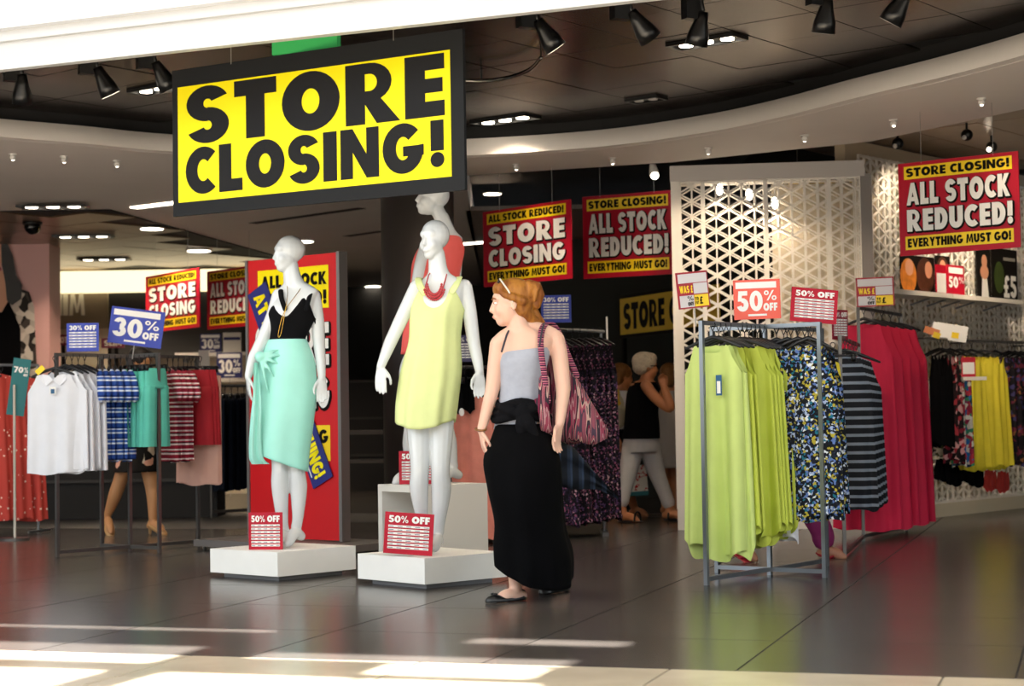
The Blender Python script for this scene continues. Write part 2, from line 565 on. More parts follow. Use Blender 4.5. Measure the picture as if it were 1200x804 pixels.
# ---- white stepped fascia beam of the mall in front of the ring
m_white = M('white_fascia', '#e0e3e8', rough=.45)
BL, BR = BEAM0 - bd * 6, BEAM1 + bd * 8
def beam_box(off0, off1, z0, z1):
    q = [BL - bn * off0, BR - bn * off0, BR - bn * off1, BL - bn * off1]
    return MB().prism([(p.x, p.y) for p in q], z0, z1)
m_white2 = M('white_fascia_less_lit', '#c6c8ca', rough=.5)  # same white fascia, darkened in colour so only the upper part blows out
fas = struct('trim_1', beam_box(-.06, 0.0, ZS, 3.21), m_white2, 'white stepped fascia beam across the shopfront top', 'beam')
mk('fascia_ledge', beam_box(-.06, .035, 3.21, 3.27), m_white2, fas)
mk('fascia_upper', beam_box(-.06, .10, 3.27, 3.75), m_white, fas)
mk('fascia_top', beam_box(-.6, .16, 3.75, 8.0), m_white, fas)
# ---- unseen roof added over the mall, slots shaped to cast sun patches
ZR = 8.0
m_roof = M('slot_roof_white', '#d8d6d0', rough=.6)
def roof_uv(px, py):
    g = G(px, py)
    q = g - SUN_DIR * (ZR / -SUN_DIR.z) * 1.0
    q = g + Vector((-SUN_DIR.x, -SUN_DIR.y, -SUN_DIR.z)) * (ZR / -SUN_DIR.z)
    return uv_of(q)
def rv(px, py): return roof_uv(px, py)[1]
def ru(px, py): return roof_uv(px, py)[0]
bands = [  # v0, v1, open u-ranges
    (rv(160, 738.5) - .0, rv(160, 735.0), [(ru(-60, 736), ru(318, 741))]),
    (rv(640, 757), rv(640, 750), [(ru(552, 751), ru(735, 756))]),
    (rv(120, 776), rv(120, 755), [(-20, ru(236, 760))]),
    (rv(480, 777), rv(480, 769), [(ru(300, 768), ru(668, 778))]),
    (rv(480, 792), rv(480, 779), [(ru(440, 785), ru(640, 785))]),
    (rv(300, 830), rv(300, 792), [(-20, ru(70, 800)), (ru(170, 795), ru(400, 800)), (ru(430, 795), ru(640, 798))]),
]
bands.sort(key=lambda t: t[0])
v_top = uv_of(BEAM0 - bn * .15)[1] + .45
roof_parts = []
cuts = []
for v0, v1, op in bands:
    cuts.append((v0, v1, op))
merged, vprev = [], uv_of(fl(0, -14))[1]
edges = sorted(set([vprev, 9.0] + [t for b_ in bands for t in b_[:2]]))
roof = tag(bpy.data.objects.new('sun_slot_roof', None), 'unseen slotted roof over the walkway, shaped to cast sun patches on the floor', 'ceiling', None, 'structure')
COL.objects.link(roof)
v_open = min(t[0] for t in bands) - .15
for e0, e1 in zip(edges[:-1], edges[1:]):
    if e1 - e0 < 1e-4: continue
    if e1 <= v_open: continue
    e0 = max(e0, v_open)
    op = []
    for v0, v1, o_ in bands:
        if v0 <= (e0 + e1) / 2 <= v1: op += o_
    op.sort()
    u = -14.0
    segs = []
    for q0, q1 in op:
        if q0 > u: segs.append((u, q0))
        u = max(u, q1)
    if u < 14: segs.append((u, 14.0))
    for s0, s1 in segs:
        if e1 >= 8.9:
            e1 = v_top
        q = [fl(s0, e0), fl(s1, e0), fl(s1, e1), fl(s0, e1)]
        mk('roof_panel', MB().prism([(p.x, p.y) for p in q], ZR, ZR + .03), m_roof, roof)

opp = struct('sky_block_wall', MB().prism([(-26, -9.4), (26, -9.4), (26, -9), (-26, -9)], 0, 6.2), M('sky_block_grey', '#b8b2a8', rough=.6), 'unseen plain wall added across the walkway to cut low sky light', 'wall')  # added behind the camera to block low sky light into the shop
# ---- other ceilings deeper in the shop
m_cblack = M('ceiling_black_paint', '#161312', rough=.5)
m_cbrown = M('ceiling_bronze_tile', '#8a7460', rough=.3, metal=.7, var=.12, vscale=1.2)
m_cgrey = M('ceiling_grey', '#8d8580', rough=.5)
struct('ceiling_centre', MB().prism([(-.6, 13.6), (2.2, 13.2), (2.2, 18.0), (-.6, 18.0)], 3.32, 3.36), m_cblack, 'black ceiling over the middle of the shop', 'ceiling')
struct('ceiling_back', MB().prism([(-.45, 18.0), (9, 18.0), (9, 28.2), (-.45, 28.2)], ZS, ZS + .04), m_cgrey, 'grey ceiling at the back of the shop', 'ceiling')
cr_ = struct('ceiling_right', MB().prism([(2.2, 9.5), (9, 9.5), (9, 18.0), (2.2, 18.0)], 3.335, 3.38), m_black, 'bronze tiled ceiling on the right of the shop', 'ceiling')
br_me = MB().box((0, 0, 0), (.592, .592, .014)).mesh('bronze_tile', m_cbrown)
for i in range(-6, 14):
    for j in range(-2, 22):
        p = Vector((4.6, 12.2, 0)) + cu * i * .6 + cv * j * .6
        if p.x < 2.5 or p.y < 12 or p.y > 17.8 or not vis(p, .4): continue
        link('ceiling_tile', br_me, cr_, (p.x, p.y, 3.325 + random.uniform(-.002, .002)), CA)
cl_ = struct('ceiling_left', MB().prism([(-9, 17.4), (-3.9, 17.4), (-2.7, 24.0), (-9, 24.0)], ZS - .012, ZS - .002), m_black, 'glossy bronze tiled ceiling on the left of the shop', 'ceiling')
for i in range(-10, 14):
    for j in range(-2, 26):
        p = Vector((-5.6, 19, 0)) + cu * i * .6 + cv * (j - 10) * .6
        if p.y < 17.7 or p.y > 23.7 or p.x > -4.2 + (p.y - 17.4) * .17 or not vis(p, .4): continue
        link('ceiling_tile', br_me, cl_, (p.x, p.y, ZS - .018 + random.uniform(-.002, .002)), CA)

# ---- walls
q = [BL + bn * .25, BR + bn * .25, Vector((9.3, 28.3, 0)), Vector((-14.3, 28.3, 0))]
struct('light_leak_slab', MB().prism([(p.x, p.y) for p in q], 3.62, 3.7), M('leak_slab_grey', '#5a5754', rough=.8), 'unseen slab added above the shop ceilings to stop light leaking in', 'ceiling')  # added over the ceilings to close gaps where sky light leaked in
m_dark = M('dark_wall', '#1c1a18', rough=.7, var=.1)
m_olive = M('dark_olive_wall', '#23241b', rough=.6, var=.1)
m_cream = M('cream_wall', '#d8cdb4', rough=.6)
m_tan = M('tan_wall', '#8d7d66', rough=.6, var=.08)
m_pink = M('pink_wall', '#d9a8a2', rough=.6)
struct('wall_back', MB().prism([(-14, 28), (9, 28), (9, 28.2), (-14, 28.2)], 0, 3.3), m_dark, 'dark wall at the very back of the shop', 'wall')
struct('wall_far_right', MB().prism([(9, 7), (9.2, 7), (9.2, 28), (9, 28)], 0, 3.4), m_dark, 'dark wall on the far right', 'wall')
struct('wall_far_left', MB().prism([(-14.2, 6), (-14, 6), (-14, 28), (-14.2, 28)], 0, 3.3), m_dark, 'dark wall on the far left', 'wall')
wl = struct('wall_left', MB().prism([(-9, 24), (-3.15, 24), (-3.15, 24.2), (-9, 24.2)], 0, 3.02), m_cream, 'cream wall behind the denim department on the left', 'wall')
wm = struct('wall_middle', MB().prism([(.2, 21.0), (9, 21.0), (9, 21.2), (.2, 21.2)], 0, 3.04), m_olive, 'dark olive wall in the middle of the shop', 'wall')
pk = struct('wall_pink', MB().prism([(-9, 20.4), (at(58, 400, 20.4).x, 20.4), (at(58, 400, 20.4).x, 20.9), (-9, 20.9)], 0, 3.03), m_pink, 'pink wall carrying the large fashion picture', 'wall')
# bulkhead over the denim wall, emission stands in for light falling on it
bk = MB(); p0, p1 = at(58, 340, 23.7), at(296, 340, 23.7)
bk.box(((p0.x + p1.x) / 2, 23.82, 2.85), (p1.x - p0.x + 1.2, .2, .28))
lb = mk('bulkhead_glow', bk, M('bulkhead_lit_look', '#fff0c4', rough=.5, emit=1.5), None)
tag(lb, 'cream bulkhead band above the denim wall, glowing to look lit', 'bulkhead')
sg = thing('denim_sign', 'tan wall panel with large pale capital letters NIM', 'sign', at(58, 388, 23.9))
sg.location.z = 0
x0 = sg.location.x
za, zb = at(60, 386, 23.85).z, at(60, 341, 23.85).z
rect(sg, 'panel', (-.9, za, at(126, 380, 23.85).x - x0, min(zb, 2.70)), m_tan, -.03, .06)
lettering(sg, 'NIM', (.0, at(60, 370, 23.8).z, at(99, 380, 23.8).x - x0, at(60, 343, 23.8).z), M('pale_letter', '#efe8d6', rough=.5), -.065)
sg2 = thing('dark_display_panel', 'dark panel beside the tan denim panel', 'sign', (at(127, 380, 23.8).x, 23.9, 0))
rect(sg2, 'panel', (0, at(130, 420, 23.8).z, 1.9, min(2.70, at(130, 343, 23.8).z)), M('dark_panel', '#2c2926', rough=.6), -.06, .05)

# ---- column
colm = thing('column', 'dark round column behind the mannequins', 'column', (at(491, 400, 14.9).x, 14.9, 0))
mk('shaft', MB().tube([(0, 0, .12), (0, 0, 3.04)], .305, 40, round_caps=False), M('column_grey', '#37322f', rough=.45), colm, True)
mk('base', MB().tube([(0, 0, 0), (0, 0, .12)], .315, 40, round_caps=False), M('column_base', '#1d1b1a', rough=.4), colm, True)

# ---- lattice screens
m_lat = M('lattice_white', '#ece6dc', rough=.45)
def lattice_bars(x0, x1, z0, z1, side=.12, w=.013, t=.012, xref=0.0, zref=0.0):
    """triangular grid of bars clipped to a rectangle, in the local xz plane"""
    mb = MB()
    cs = side * math.sqrt(3) / 2
    def seg(a, b):
        dx, dz = b[0] - a[0], b[1] - a[1]
        t0, t1 = 0.0, 1.0
        for p, q in ((-dx, a[0] - x0), (dx, x1 - a[0]), (-dz, a[1] - z0), (dz, z1 - a[1])):
            if abs(p) < 1e-12:
                if q < 0: return
                continue
            r = q / p
            if p < 0: t0 = max(t0, r)
            else: t1 = min(t1, r)
        if t1 - t0 <= 1e-4: return
        A = (a[0] + dx * t0, 0, a[1] + dz * t0); B = (a[0] + dx * t1, 0, a[1] + dz * t1)
        if math.hypot(A[0] - B[0], A[2] - B[2]) < .01: return
        mb.bar(A, B, t, w, up=Vector((-dz, 0, dx)).normalized())
    k = math.floor((x0 - xref) / cs)
    while xref + k * cs < x1 + 1e-6:
        x = xref + k * cs
        if x > x0 - 1e-6: seg((x, z0), (x, z1))
        k += 1
    H = z1 - z0
    sl = math.tan(PI / 6)
    n = int((H + 4) / side) + 4
    for i in range(-n, n):
        c = zref + i * side
        for s in (1, -1):
            seg((x0 - .01, c + s * sl * (x0 - .01 - xref)), (x1 + .01, c + s * sl * (x1 + .01 - xref)))
    return mb
PLa, PRa = G(796, 621), G(1020, 619)
ld = PRa - PLa; LW = ld.length
lrz = math.atan2(ld.y, ld.x)
scr = thing('lattice_screen', 'tall white cut-out lattice screen behind the lime dress rack', 'screen', (PLa.x, PLa.y, 0), lrz)
mk('base', MB().box((LW / 2, .13, .09), (LW + .02, .34, .18)), m_lat, scr)
mk('top_rail', MB().box((LW / 2, .1, 2.97), (LW + .04, .26, .13)), M('screen_frame', '#c4bdb7', rough=.5), scr)
mk('side_post', MB().box((.02, .1, 1.55), (.07, .24, 2.75)), m_lat, scr)
mk('side_post', MB().box((LW + .03, .1, 1.55), (.09, .24, 2.75)), M('screen_post_grey', '#8d8682', rough=.45), scr)
xs = [.05, .25, .77, 1.29, LW - .01]
if LW < 1.35: xs = [.05, .25, .77, LW - .01]
for a_, b_ in zip(xs[:-1], xs[1:]):
    for yy, wd in ((0, .013), (.2, .012)):
        pan = MB()
        pb = lattice_bars(a_ + .006, b_ - .006, .18, 2.91, .125, wd, .012, a_, .18)
        pan.v, pan.f = pb.v, pb.f
        for zz in (.19, 2.90): pan.box(((a_ + b_) / 2, 0, zz), (b_ - a_ - .006, .013, .024))
        for xx in (a_ + .009, b_ - .009): pan.box((xx, 0, 1.545), (.018, .013, 2.73))
        for v in pan.v: v.y += yy
        mk('lattice_panel', pan, m_lat, scr)
mk('inner_backing', MB().box((LW * .76, .36, 1.55), (LW * .46, .02, 2.7)), M('backing_cream', '#e2d6c0', rough=.7), scr)

# ---- right wall with lattice cladding
wa, wb = G(1082, 608), G(1200, 595)
we = (wb - wa).normalized(); wrz = math.atan2(we.y, we.x)
wo = wa - we * 1.3
WR_LEN = 5.2
wr = tag(bpy.data.objects.new('wall_right', None), 'cream wall clad with pale lattice panels on the right', 'wall', None, 'structure')
COL.objects.link(wr)
wr.location = (wo.x, wo.y, 0); wr.rotation_euler = (0, 0, wrz)
mk('wall_surface', MB().box((WR_LEN / 2 + .15, .17, 1.65), (WR_LEN - .3, .1, 3.3)), M('wall_beige', '#bfae94', rough=.6), wr)
mk('skirting', MB().box((WR_LEN / 2 + .15, .03, .06), (WR_LEN - .3, .1, .12)), m_cream, wr)
for k in range(9):
    a_ = k * .52 + .3
    pb = lattice_bars(a_ + .004, a_ + .516, .12, 3.15, .125, .013, .02, a_, .12)
    for zz in (.13, 3.14): pb.box((a_ + .26, 0, zz), (.512, .02, .02))
    for xx in (a_ + .012, a_ + .508): pb.box((xx, 0, 1.63), (.018, .02, 3.02))
    mk('lattice_panel', pb, m_lat, wr)
def wall_pt(px, py, off=0.0):
    """point on the plane of the right wall (moved off towards the viewer)"""
    nrm = Vector((math.sin(wrz), -math.cos(wrz), 0))
    dd = ray(px, py)
    org = Vector((wo.x, wo.y, 0)) + nrm * off
    t = (org - CAM).dot(nrm) / dd.dot(nrm)
    return CAM + dd * t
def wall_xz(px, py, off=0.0):
    p = wall_pt(px, py, off) - Vector((wo.x, wo.y, 0))
    return p.dot(we), p.z
# ================================================================== SIGNS
m_yel = M('sign_yellow', '#ffee00', rough=.5, spec=.25)
m_yel2 = M('sign_yellow_deep', '#fdd817', rough=.4)
m_blk = M('print_black', '#232325', rough=.75, spec=.15)
m_blk2 = M('print_black_flat', '#120e0b', rough=.7, spec=.15)
m_red = M('sign_red', '#b80f2c', rough=.45, spec=.3)
m_wht = M('print_white', '#f4f2ee', rough=.45)
m_blue = M('sign_blue', '#2a3fae', rough=.4)
m_navy = M('sign_navy', '#1e2260', rough=.45)
m_line = M('print_grey', '#8a8791', rough=.6)
m_wire = M('wire', '#b9b6b0', rough=.3, metal=.8)
def quad(xl, tl, bl, xr, tr, br, YL, name, label, cat='sign', group=None):
    """sign empty at the bottom left corner; returns it with width and height from its outline in the photo"""
    YR = YL * (bl - tl) / (br - tr)
    A, B = at(xl, bl, YL), at(xr, br, YR)
    d = B - A
    w = math.hypot(d.x, d.y)
    h = at(xl, tl, YL).z - A.z
    A.z = (A.z + B.z) / 2
    t = thing(name, label, cat, A, math.atan2(d.y, d.x), group)
    return t, w, h
def wires(t, w, h, ztop, fr=(.2, .8), r=.0025):
    for f in fr:
        mk('hanging_wire', MB().tube([(w * f, 0, h - .01), (w * f, 0, ztop - t.location.z)], r, 6), m_wire, t)
# big sign
t, w, h = quad(203, 78, 249, 545, 38.5, 228, 11.0, 'store_closing_sign', 'large yellow and black STORE CLOSING! sign hanging over the entrance')
mk('panel', MB().box((w / 2, .012, h / 2), (w, .024, h)), M('sign_black', '#242527', rough=.75, spec=.15), t)
rect(t, 'yellow_face', (.045, .082, w - .085, h - .11), m_yel, -.002)
bx = lambda x0, y0, x1, y1: (w * x0, h * y0, w * x1, h * y1)
lettering(t, 'STORE', bx(.055, .475, .942, .865), m_blk, -.004, gap=.1)
lettering(t, 'CLOSING', bx(.05, .135, .874, .455), m_blk, -.004, gap=.09)
lettering(t, '!', bx(.893, .16, .94, .45), m_blk, -.004)
wires(t, w, h, ZC - .01, (.22, .78))
def red_sign(q, kind, label, ztop, hooks=True, name='sale_sign'):
    t, w, h = quad(*q, name, label, group='red hanging sale signs')
    mk('panel', MB().box((w / 2, .006, h / 2), (w, .012, h)), m_red, t)
    rect(t, 'yellow_band', (w * .05, h * .82, w * .95, h * .96), m_yel2, -.002)
    rect(t, 'yellow_band', (w * .05, h * .06, w * .95, h * .205), m_yel2, -.002)
    e = .009
    if kind == 'A':
        lettering(t, 'ALL STOCK REDUCED!', (w * .07, h * .845, w * .93, h * .94), m_blk2, -.004)
        lettering(t, 'STORE', (w * .07, h * .53, w * .94, h * .78), m_wht, -.006, e, m_blk2, .1, shift=(.006, -.006))
        lettering(t, 'CLOSING', (w * .07, h * .25, w * .94, h * .48), m_wht, -.006, e, m_blk2, .1, shift=(.006, -.006))
    else:
        lettering(t, 'STORE CLOSING!', (w * .07, h * .845, w * .93, h * .94), m_blk2, -.004)
        lettering(t, 'ALL STOCK', (w * .07, h * .54, w * .93, h * .78), m_wht, -.006, e, m_blk2, .1, shift=(.006, -.006))
        lettering(t, 'REDUCED!', (w * .07, h * .255, w * .95, h * .49), m_wht, -.006, e, m_blk2, .1, shift=(.006, -.006))
    lettering(t, 'EVERYTHING MUST GO!', (w * .07, h * .085, w * .93, h * .18), m_blk2, -.004)
    if hooks: wires(t, w, h, ztop, (.2, .8), .0018)
    return t
red_sign((567, 247, 335, 670, 235, 328, 15.6), 'A', 'red hanging STORE CLOSING sign above the walking woman', 3.32)
red_sign((684, 232, 328, 790, 221.5, 320, 15.7), 'B', 'red hanging ALL STOCK REDUCED! sign beside the white lattice screen', 3.32)
red_sign((1055, 191, 299, 1196, 178, 291, 12.6), 'B', 'large dark red hanging ALL STOCK REDUCED! sign at upper right', 3.33)
red_sign((171, 322, 388, 234, 316, 386, 20.0), 'A', 'bright red hanging STORE CLOSING sign behind the blue 30% sign', 3.04)
red_sign((243, 317, 385, 306, 311, 382, 20.2), 'B', 'bright red hanging ALL STOCK REDUCED! sign partly behind the red board', 3.04)
# yellow banner on the dark shopfront behind
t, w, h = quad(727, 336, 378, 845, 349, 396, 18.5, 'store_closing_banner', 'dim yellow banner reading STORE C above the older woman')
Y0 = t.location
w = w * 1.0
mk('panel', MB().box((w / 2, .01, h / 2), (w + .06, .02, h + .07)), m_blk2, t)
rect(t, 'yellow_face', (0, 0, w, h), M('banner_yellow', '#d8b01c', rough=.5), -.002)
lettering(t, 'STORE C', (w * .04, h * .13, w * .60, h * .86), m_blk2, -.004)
zb = t.location.z
mk('support_post', MB().box((.02, .03, -zb / 2), (.04, .04, zb)), m_blk2, t)
mk('support_post', MB().box((w - .02, .03, -zb / 2), (.04, .04, zb)), m_blk2, t)

# free-standing / clipped ticket signs; local frame x right, z up, faces -y
def ticket(loc, rz, w, h, label, colm, tilt=0.0, stem=0.0, group='percent-off list tickets', text='50% OFF', rows=7, name='price_ticket'):
    t = thing(name, label, 'sign', loc, rz, group, tilt=tilt)
    mk('panel', MB().box((0, .003, h / 2), (w, .006, h)), colm, t)
    lettering(t, text, (-w * .42, h * .75, w * .42, h * .92), m_wht, -.0025)
    mb = MB()
    for r in range(rows):
        z = h * (.66 - r * .60 / rows)
        mb.poly([(-w * .42, -.0022, z - h * .022), (w * .42, -.0022, z - h * .022), (w * .42, -.0022, z + h * .03), (-w * .42, -.0022, z + h * .03)])
    tag(mk('table_rows', mb, m_wht, t), kind='stuff')
    mb = MB()
    for r in range(rows):
        z = h * (.66 - r * .60 / rows)
        for k in range(5):
            x = -w * .36 + k * w * .18
            mb.poly([(x - w * .05, -.0028, z - h * .008), (x + w * .05, -.0028, z - h * .008), (x + w * .05, -.0028, z + h * .01), (x - w * .05, -.0028, z + h * .01)])
    tag(mk('table_print', mb, m_line, t), kind='stuff')
    if stem:
        mk('stem', MB().tube([(0, .008, .01), (0, .008, -stem)], .004, 8), m_wire, t)
    return t
def percent(loc, rz, w, h, label, colm, num='30', tilt=0.0, stem=0.0, name='percent_sign', header=True):
    t = thing(name, label, 'sign', loc, rz, 'percent off signs', tilt=tilt)
    mk('panel', MB().box((0, .003, h / 2), (w, .006, h)), colm, t)
    if header: rect(t, 'header_strip', (-w * .45, h * .78, w * .42, h * .94), m_wht, -.002)
    lettering(t, num, (-w * .43, h * .2, w * .12, h * .72), m_wht, -.003)
    lettering(t, '%', (w * .15, h * .46, w * .42, h * .72), m_wht, -.003, name='percent_mark')
    lettering(t, 'OFF', (w * .13, h * .2, w * .43, h * .4), m_wht, -.003)
    rect(t, 'small_print', (-w * .2, h * .08, w * .2, h * .13), m_wht, -.002)
    if stem:
        mk('stem', MB().tube([(0, .008, .01), (0, .008, -stem)], .004, 8), m_wire, t)
    return t
def was_sign(loc, rz, w, h, label, tilt=0.0, stem=0.0):
    t = thing('was_price_sign', label, 'sign', loc, rz, 'was and now price signs', tilt=tilt)
    mk('panel', MB().box((0, .003, h / 2), (w, .006, h)), M('ticket_red', '#a8152a', rough=.4), t)
    g = M('ticket_grey', '#d8d2d4', rough=.5)
    rect(t, 'field', (-w * .46, h * .70, w * .46, h * .95), g, -.002)
    rect(t, 'field', (w * .01, h * .39, w * .46, h * .68), g, -.002)
    rect(t, 'field', (-w * .46, h * .04, -.005 * w, h * .36), g, -.002)
    rect(t, 'yellow_field', (w * .01, h * .04, w * .46, h * .36), m_yel2, -.002)
    lettering(t, 'WAS £', (-w * .44, h * .43, -w * .02, h * .63), m_yel2, -.003)
    lettering(t, '%', (-w * .22, h * .21, -w * .03, h * .34), m_blk2, -.003, name='percent_mark')
    lettering(t, 'OFF', (-w * .22, h * .07, -w * .03, h * .18), m_blk2, -.003)
    lettering(t, '£', (w * .17, h * .1, w * .27, h * .3), m_blk2, -.003)
    lettering(t, 'TO', (w * .03, h * .21, w * .14, h * .3), m_blk2, -.003)
    lettering(t, 'PAY', (w * .03, h * .1, w * .14, h * .19), m_blk2, -.003)
    if stem:
        mk('stem', MB().tube([(0, .008, .01), (0, .008, -stem)], .004, 8), m_wire, t)
    return t
# ================================================================== FIGURES
def ring_data(rings, Y0, k=4):
    """(px, py, halfwidth px, depth radius m, yaw deg, dY) -> smooth list of centre, rx, ry, yaw"""
    full = [(r + (0, 0, 0))[:6] if len(r) >= 4 else r for r in rings]
    out = []
    for px, py, hw, ry, yaw, dY in catmull(full, k):
        c = at(px, py, Y0 + dY)
        ya = math.radians(yaw)
        hw = hw * PXM(Y0 + dY)
        rx = math.sqrt(max(hw * hw - (ry * math.sin(ya)) ** 2, .0004)) / max(math.cos(ya), .3)
        out.append((c, rx, ry, ya))
    return out
def torso(mb, rings, Y0, n=28):
    mb.loft([ellip(c.x, c.y, c.z, rx, ry, n, ya) for c, rx, ry, ya in ring_data(rings, Y0)])
def limb(mb, pts, Y0, k=4, n=14):
    q = catmull([tuple(at(p[0], p[1], Y0 + p[2])) + (p[3],) for p in pts], k)
    mb.tube([p[:3] for p in q], [p[3] for p in q], n)
def frame(fwd, up=Vector((0, 0, 1))):
    f = Vector(fwd).normalized()
    r = f.cross(up).normalized()
    u = r.cross(f)
    return f, r, u
def head(mb, c, yaw, s=1.0, tilt=0.0, ears=True):
    """c: centre of the head; yaw: direction of the face in the ground plane (deg, 270 looks at the camera)"""
    a = math.radians(yaw); t = math.radians(tilt)
    f, r, u = frame((math.cos(a) * math.cos(t), math.sin(a) * math.cos(t), math.sin(t)))
    m = Matrix((f, r, u)).transposed()
    P = lambda x, y, z: Vector(c) + (f * x + r * y + u * z) * s
    E = lambda p, q: mb.ell(P(*p), (q[0] * s, q[1] * s, q[2] * s), m)
    E((-.012, 0, .03), (.098, .076, .088))
    E((.022, 0, -.03), (.070, .062, .085))
    E((.050, 0, -.088), (.034, .036, .030))
    E((.02, 0, -.075), (.055, .05, .034))
    E((.068, 0, .03), (.024, .052, .03))
    E((.084, 0, -.066), (.016, .022, .014))
    for sg in (-1, 1):
        E((.058, .034 * sg, -.035), (.028, .024, .03))
        if ears: E((-.008, .074 * sg, -.014), (.018, .008, .03))
    mb.tube([P(.084, 0, .014), P(.096, 0, -.012), P(.105, 0, -.033), P(.088, 0, -.043)], [.008 * s, .010 * s, .013 * s, .010 * s], 8)
    return P, m
def hand(mb, w, d, side, s=1.0, curl=.35, spread=.10, pose=None):
    """w wrist, d direction of the fingers, side: direction from little finger to index finger"""
    w, d = Vector(w), Vector(d).normalized()
    sd = Vector(side); sd = (sd - d * sd.dot(d)).normalized()
    pn = sd.cross(d)
    rings = []
    for t, hw, th in ((-.02, .024, .018), (.02, .030, .016), (.055, .038, .014), (.088, .040, .012), (.10, .034, .009)):
        c = w + d * t * s
        rings.append([c + sd * hw * s * math.cos(2 * PI * k / 14) + pn * th * s * math.sin(2 * PI * k / 14) for k in range(14)])
    mb.loft(rings)
    for i, (o, L) in enumerate(((.031, .072), (.0105, .080), (-.0105, .074), (-.030, .058))):
        b = w + (d * .085 + sd * o) * s
        cu_ = curl * (1 + .15 * i) if pose is None else pose[i]
        ang, p, pts = 0.0, b, [b]
        dirb = (d + sd * o * spread * 30 / 10).normalized()
        for seg in (.46, .30, .24):
            ang += cu_ * .7
            p = p + (dirb * math.cos(ang) + pn * math.sin(ang)) * L * seg * s
            pts.append(p)
        mb.tube(pts, [.0092 * s, .0086 * s, .0078 * s, .0066 * s], 8)
    b = w + (d * .022 + sd * .026) * s
    mb.tube([b, b + (d * .03 + sd * .022 + pn * .012) * s, b + (d * .062 + sd * .030 + pn * .022) * s, b + (d * .086 + sd * .026 + pn * .03) * s], [.013 * s, .0115 * s, .0095 * s, .0075 * s], 8)
def foot(mb, ankle, toe, s=1.0):
    """bare or shod foot from the ankle joint to the toe tip (world points)"""
    A, T = Vector(ankle), Vector(toe)
    f = Vector((T.x - A.x, T.y - A.y, 0)).normalized()
    heel = A - f * .045 * s
    q = [(heel + Vector((0, 0, (T.z - A.z) * .55)), .030 * s), (A.lerp(T, .12) + Vector((0, 0, -.012 * s)), .037 * s), (A.lerp(T, .5) + Vector((0, 0, .004)), .036 * s), (A.lerp(T, .82), .033 * s), (T, .018 * s)]
    q = catmull([tuple(p) + (r,) for p, r in q], 3)
    mb.tube([p[:3] for p in q], [p[3] for p in q], 12)
def cloth(name, rings, Y0, mat, parent, off=.006, fold=0.0, nf=9, n=72, hem=None, top=None, seed=0, k=5, amp=None):
    """open fabric shell round the figure; hem/top(angle)->dz; folds grow to the hem; thickness by a second layer"""
    data = ring_data(rings, Y0, k)
    rnd = random.Random(seed)
    ph = [rnd.uniform(0, 6.28) for _ in range(4)]
    layers = []
    for lay in (0, 1):
        rr = []
        N = len(data) - 1
        for i, (c, rx, ry, ya) in enumerate(data):
            v = i / N
            o = off - lay * .003
            f = (amp(v) if amp else v ** 1.3) * fold
            pts = []
            for j in range(n):
                a = 2 * PI * j / n
                g = 1 + f * (.55 * math.sin(nf * a + ph[0] + v * .8) + .3 * math.sin((nf * 1.7 // 1) * a + ph[1] - v) + .15 * math.sin(3 * a + ph[2]))
                x, y = (rx * g + o) * math.cos(a), (ry * g + o) * math.sin(a)
                dz = 0.0
                if hem: dz += hem(a) * v ** 2
                if top: dz += top(a) * (1 - v) ** 2
                pts.append(Vector((c.x + x * math.cos(ya) - y * math.sin(ya), c.y + x * math.sin(ya) + y * math.cos(ya), c.z + dz)))
            rr.append(pts)
        layers.append(rr)
    mb = MB()
    mb.loft(layers[0] + layers[1][::-1], False, False)
    return mk(name, mb, mat, parent, True, world=True)

m_man = M('mannequin_white', '#dcdfe0', rough=.18, spec=.5, coat=.3)
m_pod = M('podium_white', '#f3f1ec', rough=.5, var=.02)
m_plinth = M('plinth_grey', '#8f8f92', rough=.5)
m_skin = M('skin_fair', '#dcb19c', rough=.5, sub=.15)
m_skin2 = M('skin_tan', '#b9794f', rough=.5)

# ---- podiums
def podium(name, label, cx, cy, size, rz, h, gap=.03):
    t = thing(name, label, 'podium', (cx, cy, 0), rz, 'white mannequin podiums')
    mk('plinth', MB().box((0, 0, gap / 2), (size - .12, size - .12, gap)), m_plinth, t)
    mk('block', MB().box((0, 0, gap + (h - gap) / 2), (size, size, h - gap)), m_pod, t)
    return t
def corner_podium(name, label, pf, pl, pr, zb, h):
    """podium square from the pixel positions of its front, left and right lower corners"""
    F, L, R = atz(*pf, zb), atz(*pl, zb), atz(*pr, zb)
    c = (L + R) / 2
    a = math.atan2((R - L).y, (R - L).x) + PI / 4
    size = (R - L).length / math.sqrt(2)
    return podium(name, label, c.x, c.y, size, a, h), c, size
POD_H = .175
pod1, pc1, ps1 = corner_podium('podium', 'low white square podium under the aqua skirt mannequin', (329, 675), (246.5, 670.5), (417, 667), .03, POD_H)
pod2, pc2, ps2 = corner_podium('podium', 'low white square podium under the lime tunic mannequin', (521.6, 684.6), (419.5, 678), (594, 676), .03, POD_H)
# hollow white cube behind
Yc = 11.45
ca, cb, cn = at(440, 570, Yc), at(573, 567, Yc), at(517, 575, Yc)
cw = (cb - ca).length
cube_a = math.atan2((cb - ca).y, (cb - ca).x) + math.radians(38)
cube_s = .50
ctr = (ca + cb) / 2; ctr.y += .02
cubeh = .54
cube = thing('display_cube', 'hollow white display cube behind the lime tunic mannequin', 'podium', (ctr.x, ctr.y, 0), cube_a)
q = cube_s / 2; th = .045
m_cube = M('cube_cream', '#ece8e0', rough=.5)
